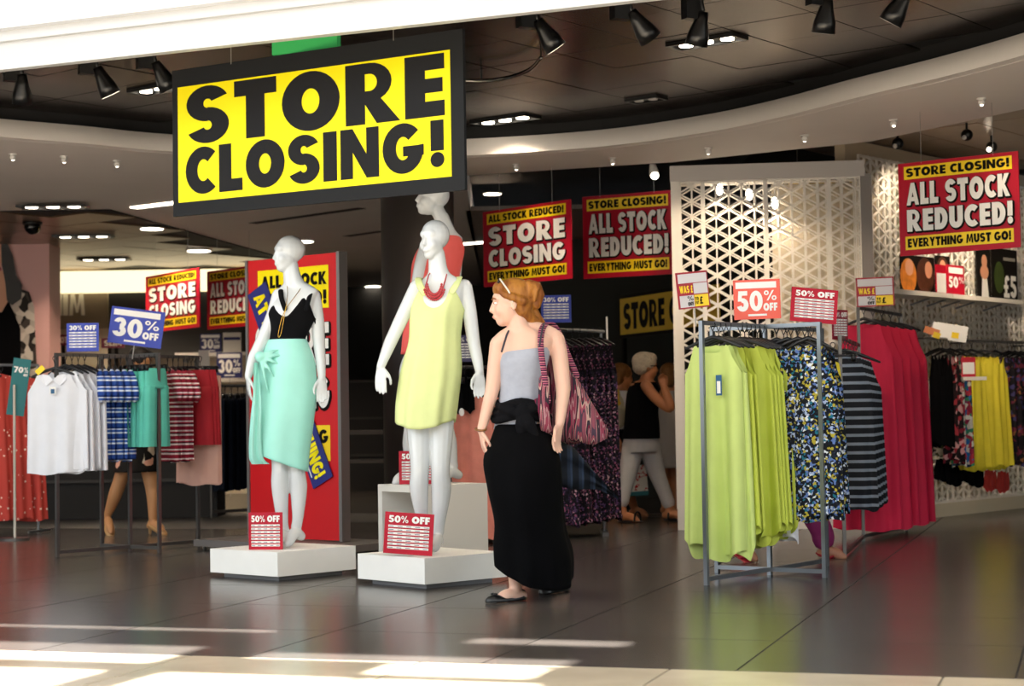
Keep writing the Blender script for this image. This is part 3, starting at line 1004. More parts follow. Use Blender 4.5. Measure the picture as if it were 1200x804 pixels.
# open front is the local -x side (towards the lower left)
mk('top_panel', MB().box((0, 0, cubeh - th / 2), (cube_s, cube_s, th)), m_cube, cube)
mk('bottom_panel', MB().box((0, 0, th / 2), (cube_s, cube_s, th)), m_cube, cube)
mk('side_panel', MB().box((0, -q + th / 2, cubeh / 2), (cube_s, th, cubeh - 2 * th)), m_cube, cube)
mk('side_panel', MB().box((0, q - th / 2, cubeh / 2), (cube_s, th, cubeh - 2 * th)), m_cube, cube)
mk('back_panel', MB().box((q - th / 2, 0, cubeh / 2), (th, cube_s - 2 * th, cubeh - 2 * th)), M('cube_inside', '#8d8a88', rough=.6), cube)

# ---- red freestanding board
t, w, h = quad(293.5, 306, 627, 399, 291.5, 627.5, 13.5, 'sale_board', 'tall red freestanding sale board behind the aqua skirt mannequin', 'sign board')
t.location.z = .09
h = at(293, 306, 13.5).z - .09
zb = t.location.z
m_frame = M('board_frame_grey', '#8e8a88', rough=.35, metal=.6)
mk('panel', MB().box((w / 2, .03, h / 2), (w, .05, h)), M('board_red', '#d3141c', rough=.4), t)
mk('frame_edge', MB().box((-.012, .03, h / 2), (.026, .075, h + .01)), m_frame, t)
mk('frame_edge', MB().box((w + .015, .03, h / 2), (.03, .085, h + .01)), m_frame, t)
rect(t, 'yellow_panel', (w * .11, h * .81, w * .90, h * .96), m_yel, .003)
lettering(t, 'ALL STOCK', (w * .15, h * .893, w * .88, h * .938), m_blk2, .001)
lettering(t, 'REDUCED!', (w * .13, h * .825, w * .88, h * .874), m_blk2, .001)
lettering(t, 'STORE', (w * .08, h * .61, w * .90, h * .76), m_wht, .0, .014, m_blk2, shift=(.008, -.01))
lettering(t, 'CLOSING', (w * .08, h * .46, w * .90, h * .57), m_wht, .0, .014, m_blk2, shift=(.008, -.01))
rect(t, 'yellow_panel', (w * .5, h * .275, w * .90, h * .40), m_yel2, .003)
lettering(t, 'G', (w * .78, h * .337, w * .88, h * .385), m_blk2, .001)
# navy diagonal banner stuck across the board
bl = (at(372, 565, 13.3) - at(305, 335, 13.3)).length
L0 = Vector((w * .11, 0, h * .897)); L1 = Vector((w * .83, 0, h * .20))
dv = (L1 - L0).normalized(); nv = Vector((-dv.z, 0, dv.x)); nv = Vector((dv.z, 0, -dv.x)) if nv.z < 0 else nv
half = .11
bm_ = MB()
A_, B_ = L0, L1
bm_.loft([[A_ - nv * half + Vector((0, y, 0)), B_ - nv * half + Vector((0, y, 0)), B_ + nv * half + Vector((0, y, 0)), A_ + nv * half + Vector((0, y, 0))] for y in (-.012, -.004)])
ban = mk('diagonal_banner', bm_, M('banner_navy', '#232a7c', rough=.45), t)
def diag_text(s, t0, t1, hw):
    P_, tw = text_polys(s)
    mb = MB()
    L = (B_ - A_)
    for qd in P_:
        mb.poly([A_ + L * (t0 + (t1 - t0) * (px / tw)) + nv * (py * 2 - 1) * hw + Vector((0, -.014, 0)) for px, py in qd])
    mk('lettering', mb, m_yel, ban)
diag_text('AT L', .03, .20, .06)
diag_text('EVERYTHING!', .53, .97, .062)
mk('small_print', MB().loft([[A_.lerp(B_, .6) - nv * .09 + Vector((0, y, 0)), A_.lerp(B_, .95) - nv * .09 + Vector((0, y, 0)), A_.lerp(B_, .95) - nv * .08 + Vector((0, y, 0)), A_.lerp(B_, .6) - nv * .08 + Vector((0, y, 0))] for y in (-.014, -.0125)]), m_wht, ban)
mk('stand_base', MB().box((w * .5, .02, -.035), (w * 1.65, .62, .05)), M('stand_grey', '#6d6763', rough=.5), t)
for fx in (-.28, 1.28):
    for fy in (-.22, .26):
        mk('castor', MB().ell((w * fx, fy, -.074), (.016, .016, .016)), m_frame, t)

# ---- mannequin 1
Y1 = 11.12
man1 = thing('mannequin', 'white mannequin in black top and aqua wrap skirt on podium', 'mannequin', (pc1.x, pc1.y, POD_H), 0, 'shop mannequins')
B = MB()
T1 = [(338, 462, 26, .10, -18), (337, 440, 33, .115, -18), (336, 420, 30, .11, -18), (336, 398, 21, .085, -18), (338, 384, 23, .09, -18), (341, 364, 27, .108, -18), (344, 350, 27, .085, -18), (347, 341, 26, .066, -18), (347, 335, 18, .058, -18), (344.5, 329, 11.5, .054, -18), (342, 318, 9, .048, -18)]
torso(B, T1, Y1)
P_h, _ = head(B, at(338.5, 297.5, Y1), 212, .98, 0, ears=False)
limb(B, [(343, 335, 0, .056), (341.5, 322, 0, .052), (340, 310, 0, .05)], Y1)
limb(B, [(327, 346, 0, .046), (319, 372, .0, .043), (303, 408, -.03, .039), (297, 420, -.04, .036), (291, 441, -.06, .024)], Y1)
hand(B, at(291, 441, Y1 - .06), at(293, 482, Y1 - .08) - at(291, 441, Y1 - .06), (.3, -1, 0), .95, .15)
limb(B, [(367, 346, 0, .046), (372, 375, 0, .043), (374, 404, 0, .037), (376, 425, -.03, .032), (377, 443, -.05, .024)], Y1)
hand(B, at(377, 443, Y1 - .05), at(377, 482, Y1 - .06) - at(377, 443, Y1 - .05), (-1, -.3, 0), .95, .12)
limb(B, [(326, 445, 0, .088), (326, 500, -.02, .068), (328, 545, -.04, .052), (328, 570, -.02, .054), (331, 610, 0, .036), (333, 622, 0, .033)], Y1)
limb(B, [(347, 445, 0, .088), (349, 500, 0, .068), (348, 548, -.02, .052), (350, 572, 0, .054), (349, 606, 0, .036), (347, 618, 0, .034)], Y1)
foot(B, at(348, 620, Y1), at(336, 638, Y1 - .1))
foot(B, at(333, 622, Y1), at(322, 638, Y1 - .14))
fused('body', B, m_man, man1, .006)
m_btop = M('black_fabric', '#0d0d0f', rough=.9, spec=.15, var=.15, bump=.1)
def neck_dip(front, depth, width=.9, back=.0, straps=.0):
    """dz for a neckline: dips around angle 'front' (rad)"""
    def f(a):
        d = abs((a - front + PI) % (2 * PI) - PI)
        return -depth * max(0, 1 - (d / width) ** 2) ** .6 if d < width else straps
    return f
TOP1 = [r for r in T1[1:9]][::-1]
cloth('black_top', [(347, 343, 23, .072, -18), (345, 350, 25.5, .090, -18), (341, 364, 27.5, .112, -18), (338, 384, 23.5, .093, -18), (336, 398, 21.5, .088, -18), (336, 412, 26, .105, -18)], Y1, m_btop, man1, .004, .012, 7, top=lambda a: -.17 * math.exp(-(((a - 1.5 * PI + PI) % (2 * PI) - PI) / .42) ** 2) - .2 * abs(math.cos(a)) ** 6)
for sx, ox in ((326, 330), (362, 361)):
    pts = [at(334 if sx == 326 else 359, 362, Y1 - .115), at(330 if sx == 326 else 362, 350, Y1 - .095), at(329 if sx == 326 else 365, 340, Y1 - .03), at(332 if sx == 326 else 366, 341, Y1 + .05)]
    q_ = catmull([tuple(p) for p in pts], 5)
    mk('strap', MB().tube(q_, .016, 10, .35, side=(1, -.3, 0)), m_btop, man1, True, world=True)
m_aqua = M('aqua_satin', '#a3e8d9', rough=.38, var=.06, vscale=4, spec=.5)
def hem1(a):
    return .065 * math.cos(a - PI - .3) - .0
cloth('wrap_skirt', [(336, 398, 22, .09, -18), (336, 406, 25.5, .102, -18), (336, 425, 32.5, .122, -18), (335, 455, 35.5, .13, -18), (331, 490, 35.5, .135, -18), (328, 520, 34, .135, -18), (327, 541, 33, .13, -18)], Y1, m_aqua, man1, .007, .07, 5, hem=hem1, seed=4, amp=lambda v: .15 + .85 * v)
kn = MB()
kc = at(305, 418, Y1 - .12)
kn.ell(kc, (.036, .03, .034))
for dx, dz in ((.13, .045), (.19, .0), (.17, -.08), (.11, -.17), (.05, -.24)):
    e_ = kc + Vector((dx, -.03 + dx * .15, dz))
    q_ = catmull([tuple(kc), tuple(kc.lerp(e_, .5) + Vector((0, -.004, .006))), tuple(e_ + Vector((0, .04, 0)))], 4)
    kn.tube(q_, [.016 - .0014 * i for i in range(len(q_))], 8)
fused('skirt_knot', kn, m_aqua, man1, .007, 3)
tail = MB()
tp = [at(300, 425, Y1 - .13), at(301, 470, Y1 - .14), at(299, 530, Y1 - .12), at(305, 544, Y1 - .1)]
rows_ = []
for i, p in enumerate(catmull([tuple(p) for p in tp], 6)):
    p = Vector(p); wv = .012 + .045 * (i / 18)
    rows_.append([p + Vector((wv * (k / 6 - .5) * 2, .022 * math.sin(k * 1.9 + i * .1), .0)) for k in range(7)])
tail.loft(rows_, False, False, False)
mk('skirt_tail', tail, m_aqua, man1, True, world=True)
m_gold = M('gold_chain', '#c9a24a', rough=.25, metal=1)
ch = catmull([tuple(at(357, 330, Y1 - .02)), tuple(at(349, 343, Y1 - .09)), tuple(at(333, 366, Y1 - .135)), tuple(at(326, 392, Y1 - .12)), tuple(at(329, 392, Y1 - .12)), tuple(at(334, 366, Y1 - .14)), tuple(at(337, 345, Y1 - .10)), tuple(at(336, 332, Y1 - .02))], 5)
mk('necklace', MB().tube(ch, .0022, 6), m_gold, man1, True, world=True)

# ---- mannequin 2
Y2 = 10.42
man2 = thing('mannequin', 'white mannequin in sheer lime tunic on the podium beside the woman', 'mannequin', (pc2.x, pc2.y, POD_H), 0, 'shop mannequins')
B = MB()
T2 = [(503, 462, 28, .10, -12), (502, 440, 35, .115, -12), (504, 418, 32, .11, -12), (508, 395, 22, .088, -12), (510, 380, 25, .092, -12), (513, 358, 29, .11, -12), (515, 342, 29.5, .088, -12), (516, 332, 29, .068, -12), (516, 326, 20, .06, -12), (514, 319, 12.5, .055, -12), (512, 305, 10, .048, -12)]
torso(B, T2, Y2)
head(B, at(509, 281, Y2), 236, 1.0, 0, ears=False)
limb(B, [(514, 326, 0, .057), (513, 312, 0, .053), (511, 296, 0, .05)], Y2)
limb(B, [(489, 336, 0, .047), (478, 358, .0, .043), (461, 394, -.03, .039), (456, 405, -.04, .037), (446, 430, -.08, .025)], Y2)
hand(B, at(446, 430, Y2 - .08), at(446, 474, Y2 - .12) - at(446, 430, Y2 - .08), (1, -.5, 0), .97, .1, .2)
limb(B, [(544, 336, 0, .047), (550, 365, 0, .043), (555, 400, .0, .038), (559, 420, -.03, .033), (562, 436, -.05, .025)], Y2)
hand(B, at(562, 436, Y2 - .05), at(561, 484, Y2 - .06) - at(562, 436, Y2 - .05), (-1, -.3, 0), .95, .2, .15)
limb(B, [(491, 448, 0, .09), (491, 505, -.02, .072), (492, 548, -.05, .054), (491, 572, -.03, .055), (494, 604, 0, .037), (496, 622, 0, .034)], Y2)
limb(B, [(516, 448, 0, .09), (517, 505, -.02, .072), (516, 548, -.05, .055), (517, 575, -.02, .058), (514, 612, 0, .038), (513, 624, 0, .036)], Y2)
foot(B, at(513, 628, Y2), at(508, 644, Y2 - .13))
foot(B, at(496, 624, Y2), at(486, 642, Y2 - .15))
fused('body', B, m_man, man2, .006)
m_lime = M('lime_chiffon', '#e6f0a6', rough=.7, var=.04, vscale=8, alpha=.93)
m_limehem = M('lime_hem', '#d3e36a', rough=.7)
TUN = [(514, 331, 25.5, .080, -12), (514, 342, 29, .10, -12), (511, 360, 30, .122, -12), (509, 395, 29.5, .13, -12), (505, 430, 34.5, .14, -12), (500, 470, 35, .15, -12), (498, 495, 33.5, .15, -12)]
def top2(a):
    fr = max(0, math.cos(a + PI / 2 - .15))
    return -.14 * math.exp(-(((a - 1.5 * PI + PI) % (2 * PI) - PI) / .6) ** 2) - .16 * abs(math.cos(a)) ** 7
def hem2(a):
    return .05 * abs(math.cos(a)) ** 2 - .04
cloth('tunic', TUN, Y2, m_lime, man2, .008, .08, 8, hem=hem2, top=top2, seed=9, amp=lambda v: .06 + .94 * v)
for sx in (0, 1):
    X = [(497, 343), (492, 334), (490, 326), (493, 328)] if sx == 0 else [(530, 341), (535, 333), (538, 325), (537, 327)]
    pts = [at(X[0][0], X[0][1], Y2 - .10), at(X[1][0], X[1][1], Y2 - .085), at(X[2][0], X[2][1], Y2 - .02), at(X[3][0], X[3][1], Y2 + .05)]
    q_ = catmull([tuple(p) for p in pts], 5)
    mk('strap', MB().tube(q_, .02, 10, .2, side=(1, -.2, 0)), m_lime, man2, True, world=True)
m_bead = M('red_bead', '#b8393f', rough=.3)
nk = MB()
for row, (dz, wd) in enumerate(((0, .8), (.016, .95), (.032, 1.1))):
    for i in range(15):
        a_ = -1.25 + 2.5 * i / 14
        x = 509 + 13 * wd * math.sin(a_) * .85
        y = 345 - dz / PXM(Y2) * .0 + (row * 3.2) - 17 * (1 - math.cos(a_))
        nk.ell(at(x, y, Y2 - .10 - .012 * math.cos(a_) - row * .003), (.007, .007, .008), None, 8, 6)
for sx in (-1, 1):
    nk.tube([at(509 + sx * 10.5, 336, Y2 - .105), at(513 + sx * 10.5, 322, Y2 - .055), at(514 + sx * 7, 317, Y2 + .02)], .004, 6)
mk('necklace', nk, m_bead, man2, True, world=True)

# ---- mannequin 3 on the cube, turned to the left
Y3 = 11.5
man3 = thing('mannequin', 'white mannequin in coral top on the hollow cube, half hidden', 'mannequin', (ctr.x, ctr.y, cubeh), 0, 'shop mannequins')
B = MB()
T3 = [(503, 412, 22, .11, 30), (504, 395, 28, .12, 30), (505, 372, 26, .11, 30), (508, 350, 20, .088, 30), (510, 330, 23, .095, 30), (512, 306, 25, .11, 30), (516, 290, 24, .09, 30), (520, 279, 22, .07, 30), (522, 272, 13, .055, 30), (521, 262, 9, .05, 30), (516, 250, 9, .047, 30)]
torso(B, T3, Y3)
head(B, at(507, 233, Y3), 195, .98, 12, ears=False)
limb(B, [(522, 272, 0, .05), (518, 258, 0, .047), (512, 245, 0, .045)], Y3)
limb(B, [(502, 283, -.1, .045), (493, 310, -.12, .042), (488, 345, -.12, .036), (493, 372, -.16, .03), (500, 385, -.18, .024)], Y3)
hand(B, at(500, 385, Y3 - .18), (.5, -.3, -.8), (0, -1, 0), 1, .2)
limb(B, [(533, 285, .08, .045), (534, 312, .1, .042), (531, 345, .12, .036), (527, 375, .1, .026)], Y3)
hand(B, at(527, 375, Y3 + .1), (-.1, -.2, -1), (-1, 0, 0), 1, .2)
limb(B, [(497, 400, 0, .085), (490, 450, -.02, .066), (483, 500, -.04, .052), (481, 520, 0, .052), (481, 545, .02, .036), (480, 553, .02, .034)], Y3)
limb(B, [(513, 400, 0, .085), (517, 450, .04, .066), (522, 498, .08, .052), (526, 518, .1, .052), (530, 540, .12, .036), (531, 547, .12, .034)], Y3)
foot(B, at(480, 553, Y3 + .02), at(462, 566, Y3 - .06))
foot(B, at(531, 549, Y3 + .12), at(516, 564, Y3 + .05))
fused('body', B, m_man, man3, .007)
m_coral = M('coral_fabric', '#f2625c', rough=.7, var=.05)
cloth('coral_top', [(521, 277, 19, .075, 30), (517, 288, 25.5, .10, 30), (512, 306, 27.5, .125, 30), (509, 330, 26.5, .125, 30), (507, 355, 27, .12, 30), (505, 385, 30, .13, 30), (503, 415, 31, .14, 30)], Y3, m_coral, man3, .01, .05, 6, top=lambda a: -.05 * abs(math.cos(a)) ** 4, seed=3)
# tickets on the podiums
ticket(at(311.5, 646, 10.93), math.radians(-8), at(332, 600, 10.9).x - at(291, 600, 10.9).x, .235, 'small red 50% OFF ticket leaning on the left podium', m_red, name='price_ticket')
p_ = at(477.5, 650.5, 10.2)
tk = ticket(p_, math.radians(-10), .285, .235, 'small red 50% OFF ticket leaning on the right podium', m_red, tilt=math.radians(4))
tk3 = ticket(at(489, 566.5, Y3 - .13), math.radians(-10), .235, .21, 'small red 50% OFF ticket on the hollow cube', m_red)
for o_, z_ in ((tk, POD_H + .012), (tk3, cubeh + .002)): o_.location.z = z_
# ================================================================== GARMENTS AND RACKS
m_steel = M('rack_steel', '#8b9095', rough=.3, metal=.75)
m_steel2 = M('rack_dark_steel', '#6c6a68', rough=.35, metal=.7)
m_hang = M('hanger_black', '#101012', rough=.35)
def hanger_mesh(w=.38, kind='shoulder'):
    mb = MB()
    mb.tube([(0, .0, -.05)] + [(.016 * math.sin(a), 0, -.016 + .016 * math.cos(a) + .0) for a in [PI * k / 6 - PI / 2 for k in range(0, 8)]][::-1] + [(0, 0, -.055), (0, 0, -.085)], .003, 6)
    if kind == 'shoulder':
        mb.tube([(-w / 2, 0, -.145), (-w / 4, 0, -.11), (0, 0, -.085), (w / 4, 0, -.11), (w / 2, 0, -.145)], [.008, .011, .012, .011, .008], 8, .6)
    else:
        mb.tube([(-w / 2, 0, -.09), (0, 0, -.085), (w / 2, 0, -.09)], .007, 8)
        for s in (-1, 1): mb.box((s * w * .42, 0, -.105), (.03, .03, .05))
    return mb.mesh('hanger_' + kind, m_hang, True)
HANG = hanger_mesh(.33)
HANG_S = hanger_mesh(.26)
CLIP = hanger_mesh(.32, 'clip')
CLIP_S = hanger_mesh(.2, 'clip')
def garment_mesh(mat, L=1.15, wt=.34, wh=.42, ry=.03, fold=.02, nf=7, neck=.10, arm=.20, hemvar=.02, sleeve=0.0, seed=0, z0=-.105, waist=None, hemry=None, slit=0):
    rnd = random.Random(seed)
    p1, p2, p3 = [rnd.uniform(0, 6.28) for _ in range(3)]
    n, m = 56, 20
    rows = []
    for i in range(m + 1):
        v = i / m
        row = []
        for j in range(n):
            a = 2 * PI * j / n
            c, s = math.cos(a), math.sin(a)
            au = abs(c)
            top = z0 - .05 * au
            if neck is not None:
                if au < .5: top -= (neck if s < 0 else neck * .35) * (1 - (au / .5) ** 2) ** .7
                if au > .62: top -= arm * 1.15 * ((au - .62) / .38) ** .7
            hem = z0 - L + hemvar * math.sin(2 * a + p1) + hemvar * .5 * math.sin(5 * a + p2)
            z = top + (hem - top) * v
            q = (z0 - z) / L
            q = min(max(q, 0), 1)
            hw = wt / 2 + (wh - wt) / 2 * q ** .8
            if waist: hw *= 1 - waist * math.exp(-((q - .35) / .16) ** 2)
            f = fold * q ** .7
            yr = ry + ((hemry or ry) - ry) * q
            g = math.sin(nf * a + p3) * .6 + math.sin(nf * .6 * c * 3 + p1 + q) * .6
            x = c * (hw + f * .35 * g)
            y = (abs(s) ** .8) * (1 if s >= 0 else -1) * yr + f * g * (abs(s) ** .5) * (1 if s >= 0 else -1) * .8 + f * .5 * math.sin(9 * c + p2) * (1 - abs(c) ** 4)
            row.append((x, y, z))
        rows.append(row)
    mb = MB()
    mb.loft(rows, False, False)
    if sleeve:
        for sg in (-1, 1):
            pts = [(sg * wt * .36, 0, z0 - .05), (sg * (wt * .5 + .04), 0, z0 - .11), (sg * (wt * .5 + .085), 0, z0 - sleeve)]
            q = catmull(pts, 4)
            mb.tube(q, [.045, .05, .053, .056, .058, .06, .061, .062, .062][:len(q)], 14, .5, side=(sg, 0, .3))
    return mb.mesh('fabric', mat, True)
def skirt_mesh(mat, L=.9, wt=.32, wh=.42, ry=.03, fold=.02, nf=8, seed=0, z0=-.11):
    return garment_mesh(mat, L, wt, wh, ry, fold, nf, None, 0, .012, 0, seed, z0)
def shorts_mesh(mat, L=.34, seed=0, z0=-.11, w=.36):
    rnd = random.Random(seed)
    mb = MB()
    rows = []
    for i in range(9):
        v = i / 8
        rows.append([(math.cos(2 * PI * k / 28) * (w / 2 * (.88 + .14 * v)), math.sin(2 * PI * k / 28) * (.026 + .02 * v), z0 - .15 * v) for k in range(28)])
    mb.loft(rows, False, True)
    for sg in (-1, 1):
        rows = []
        for i in range(7):
            v = i / 6
            rows.append([(sg * (w * .255 + .01 * v) + math.cos(2 * PI * k / 20) * w * (.25 + .02 * v), math.sin(2 * PI * k / 20) * (.045 + .006 * math.sin(3 * k)), z0 - .13 - (L - .13) * v) for k in range(20)])
        mb.loft(rows, True, False)
    return mb.mesh('fabric', mat, True)
def hang(me, pos, rz, label, group, cat, hanger=None, name='dress', tag_mat=None, extra=None):
    g = link(name, me, None, pos, rz)
    tag(g, label, cat, group)
    if hanger: link('hanger', hanger, g)
    if tag_mat:
        x, z, w_, h_ = tag_mat[1]
        mk('swing_tag', MB().box((x, -.055, z), (w_, .003, h_)), tag_mat[0], g)
        if len(tag_mat) > 2:
            mk('tag_label', MB().box((x, -.0575, z - h_ * .1), (w_ * .6, .002, h_ * .6)), tag_mat[2], g)
    return g
ORD = ['first', 'second', 'third', 'fourth', 'fifth', 'sixth', 'seventh', 'eighth', 'ninth']
def row(mes, P0, P1, n, rz, label, group, cat, hanger, name, jit=.05, order='front', tagm=None, tag_first=False):
    for i in range(n):
        f = i / max(n - 1, 1)
        p = Vector(P0).lerp(Vector(P1), f)
        lb = label + ', ' + ORD[i] + ' from the ' + order
        hang(mes[i % len(mes)], p, rz + random.uniform(-jit, jit), lb, group, cat, hanger, name, tagm if (tag_first and i == 0) else None)
def fourway(name, label, C, a1, a2, z, mat, sq=.024):
    """cross-shaped clothes rack: long arm a1, short arm a2 (half vectors)"""
    t = thing(name, label, 'clothes rack', (C[0], C[1], 0))
    a1, a2 = Vector((a1[0], a1[1], 0)), Vector((a2[0], a2[1], 0))
    for a in (a1, -a1, a2, -a2):
        mk('post', MB().box((a.x, a.y, z / 2), (sq, sq, z), math.atan2(a1.y, a1.x)), mat, t)
        u = a.normalized() * sq / 2
        mk('top_rail', MB().bar(Vector((0, 0, z - sq / 2)) + u, a - u + Vector((0, 0, z - sq / 2)), sq), mat, t)
        mk('base_rail', MB().bar(Vector((0, 0, .035)) + u, a - u + Vector((0, 0, .035)), sq), mat, t)
    mk('post', MB().box((0, 0, z / 2), (sq, sq, z), math.atan2(a1.y, a1.x)), mat, t)
    return t
def face_rz(dx, dy):
    """rotation so that the garment front (-y) looks along dx, dy"""
    return math.atan2(dx, -dy)
# ---------------- materials of garments
m_limed = M('lime_dress_fabric', '#c8d97c', rough=.75, var=.05, vscale=5)
m_limed2 = M('lime_bright_fabric', '#c4d04c', rough=.75, var=.06, vscale=5)
m_white_f = M('white_fabric', '#e9e9ee', rough=.8, var=.03)
m_floral = M_ramp('blue_floral_print', [(0, '#10131c'), (.3, '#1b2131'), (.45, '#5f79b8'), (.56, '#aab9d8'), (.64, '#0f141c'), (.76, '#b8a83a'), (.86, '#1d6d86'), (.94, '#e2e6ea')], 'voronoi', 75, distort=.02)
m_stripe_bw = M_ramp('black_grey_stripe', [(0, '#15171d'), (.56, '#7f8894'), (.9, '#15171d')], 'stripe', 17)
m_red_f = M('crimson_fabric', '#cf1240', rough=.75, var=.08, vscale=3)
m_blue_st = M_ramp('blue_white_stripe', [(0, '#274b9a'), (.34, '#dfe6f2'), (.5, '#3c62b4'), (.72, '#dfe6f2'), (.82, '#1c3676')], 'stripe', 13)
m_red_st = M_ramp('red_white_stripe', [(0, '#8a1a30'), (.4, '#e8d8d8'), (.58, '#3a1220'), (.7, '#a82a40'), (.85, '#e8d8d8')], 'stripe', 14)
m_aquas = M('aqua_cotton', '#5cc3ae', rough=.8, var=.08, vscale=6)
m_reds = M('red_cotton', '#ab1524', rough=.8, var=.1, vscale=5)
m_pinkf = M('pink_cotton', '#d8a897', rough=.8, var=.04)
m_dfloral = M_ramp('purple_floral_print', [(0, '#131018'), (.45, '#231b2c'), (.58, '#5a3d66'), (.68, '#16121a'), (.8, '#9a5674'), (.9, '#2c2638'), (.96, '#c9a0ac')], 'voronoi', 80, distort=.02)
m_coralf = M('coral_gauze', '#e88d78', rough=.85, var=.1, vscale=9, bump=.3, bscale=30)
m_coraldot = M_ramp('coral_dotted', [(0, '#f4dcc8'), (.17, '#c84a40'), (1, '#b8433c')], 'dots', 17, distort=.01)
m_yelf = M('yellow_fabric', '#d8c92e', rough=.8, var=.1, vscale=4)
m_multif = M_ramp('multicolour_print', [(0, '#c23a4a'), (.2, '#e6dcd0'), (.34, '#2f6fae'), (.5, '#3c8f6a'), (.64, '#a02848'), (.8, '#f0eae0'), (.92, '#20304a')], 'voronoi', 26, distort=.05)
m_darkmulti = M_ramp('dark_multi_print', [(0, '#0e0b10'), (.55, '#1c1620'), (.66, '#6a2436'), (.76, '#151018'), (.84, '#3e3a6a'), (.92, '#8a5a34')], 'voronoi', 30, distort=.05)
m_blackf = M('black_cloth', '#0b0a0c', rough=.95, spec=.1)
m_denim = M('dark_denim', '#141a26', rough=.9, var=.2, spec=.1)
m_tagb = M('tag_blue', '#1f5a84', rough=.5)
m_tagw = M('tag_white', '#f2efe8', rough=.5)
# ---------------- right front rack
C = Vector((1.5, 10.62, 0)); A1 = Vector((-.435, -.57, 0)); A2 = Vector((.286, -.218, 0)); Z1 = 1.48
fourway('clothes_rack', 'cross-shaped steel clothes rack with lime and floral dresses, front right', C, A1, A2, Z1, m_steel)
hz = Z1 - .004
fz = face_rz(A1.x, A1.y)
limes = [garment_mesh(m_limed, 1.18, .34, .40, .035, .05, 5, .07, .12, .05, 0, s, waist=None) for s in (1, 2)]
limes2 = [garment_mesh(m_limed2, 1.12, .34, .42, .035, .05, 6, .08, .13, .06, 0, s) for s in (3, 4)]
whites = [garment_mesh(m_white_f, 1.16, .32, .38, .03, .025, 6, .07, .2, .02, 0, 5)]
def on(Cc, A, f, z): return Cc + A * f + Vector((0, 0, z))
hang(limes[0], on(C, A1, .83, hz), fz + .12, 'pale lime sleeveless dress with blue tag, front of the rack', 'lime dresses', 'dress', HANG, 'dress', (m_tagb, (.055, -.36, .035, .115), m_tagw))
row([limes[1]] + limes2, on(C, A1, .74, hz), on(C, A1, .58, hz), 3, fz, 'lime sleeveless dress packed behind the front lime dress', 'lime dresses', 'dress', HANG, 'dress', .08)
hang(limes2[1], on(C, A1, .40, hz), fz + .25, 'bright lime dress turned outward in the middle of the lime row', 'lime dresses', 'dress', HANG, 'dress', (m_tagw, (.05, -.42, .03, .05)))
row(limes2, on(C, A1, .33, hz), on(C, A1, .12, hz), 4, fz + .2, 'bright lime dress next to the white dress on the rack', 'lime dresses', 'dress', HANG, 'dress', .08)
hang(whites[0], on(C, A1, .04, hz), fz + .25, 'white sleeveless dress between the lime and floral dresses', None, 'dress', HANG, 'dress')
fl_m = [garment_mesh(m_floral, 1.02, .30, .36, .03, .03, 6, .06, .18, .03, 0, s) for s in (11, 12, 13)]
row(fl_m, on(C, A2, .22, hz), on(C, A2, .8, hz), 4, fz + .35, 'blue floral dress on the front arm of the right rack', 'blue floral dresses', 'dress', HANG_S, 'dress', .1)
row(fl_m, on(C, -A1, .2, hz), on(C, -A1, .94, hz), 7, fz, 'blue floral dress packed on the rear arm of the rack', 'blue floral dresses', 'dress', HANG_S, 'dress', .1)
# second rack with striped and crimson dresses
C2 = G(1012, 634); H2 = G(1062, 622); L2 = G(990, 655)
rk = thing('clothes_rack', 'two-level steel clothes rack with crimson and striped dresses', 'clothes rack', (C2.x, C2.y, 0))
hv, lv = H2 - C2, L2 - C2
zt, zl = 1.74, 1.46
for nm, a_, b_ in (('post', (0, 0, 0), (0, 0, zt)), ('post', (hv.x, hv.y, 0), (hv.x, hv.y, zt)), ('post', (lv.x, lv.y, 0), (lv.x, lv.y, zl)),
                   ('top_rail', (0, 0, zt - .012), (hv.x, hv.y, zt - .012)), ('top_rail', (0, 0, zl - .012), (lv.x, lv.y, zl - .012)),
                   ('base_rail', (0, 0, .035), (hv.x, hv.y, .035)), ('base_rail', (0, 0, .035), (lv.x, lv.y, .035))):
    mk(nm, MB().bar(a_, b_, .022), m_steel2, rk)
red_m = [garment_mesh(m_red_f, 1.56, .40, .50, .035, .04, 7, .05, .2, .01, 0, s, hemry=.06) for s in (21, 22)]
row(red_m, C2 + hv * .12 + Vector((0, 0, zt)), C2 + hv * .95 + Vector((0, 0, zt)), 5, math.radians(-22), 'long crimson maxi dress packed on the upper rail', 'crimson maxi dresses', 'dress', HANG, 'dress', .06, 'left')
st_m = [garment_mesh(m_stripe_bw, 1.05, .32, .40, .03, .03, 6, .06, .16, .02, 0, s) for s in (31, 32)]
row(st_m, C2 + lv * .75 + Vector((0, 0, zl)), C2 + lv * .15 + Vector((0, 0, zl)), 5, math.radians(-12), 'black and grey striped dress in front of the crimson dresses', 'striped dresses', 'dress', HANG, 'dress', .1)
hang(garment_mesh(m_yelf, .42, .12, .10, .02, .02, 4, .03, .1, .02, 0, 35), C2 + lv * .98 + Vector((-.06, -.06, zl - .05)), math.radians(-20), 'small yellow strappy top hanging against the striped dresses', None, 'top', CLIP, 'strappy_top')
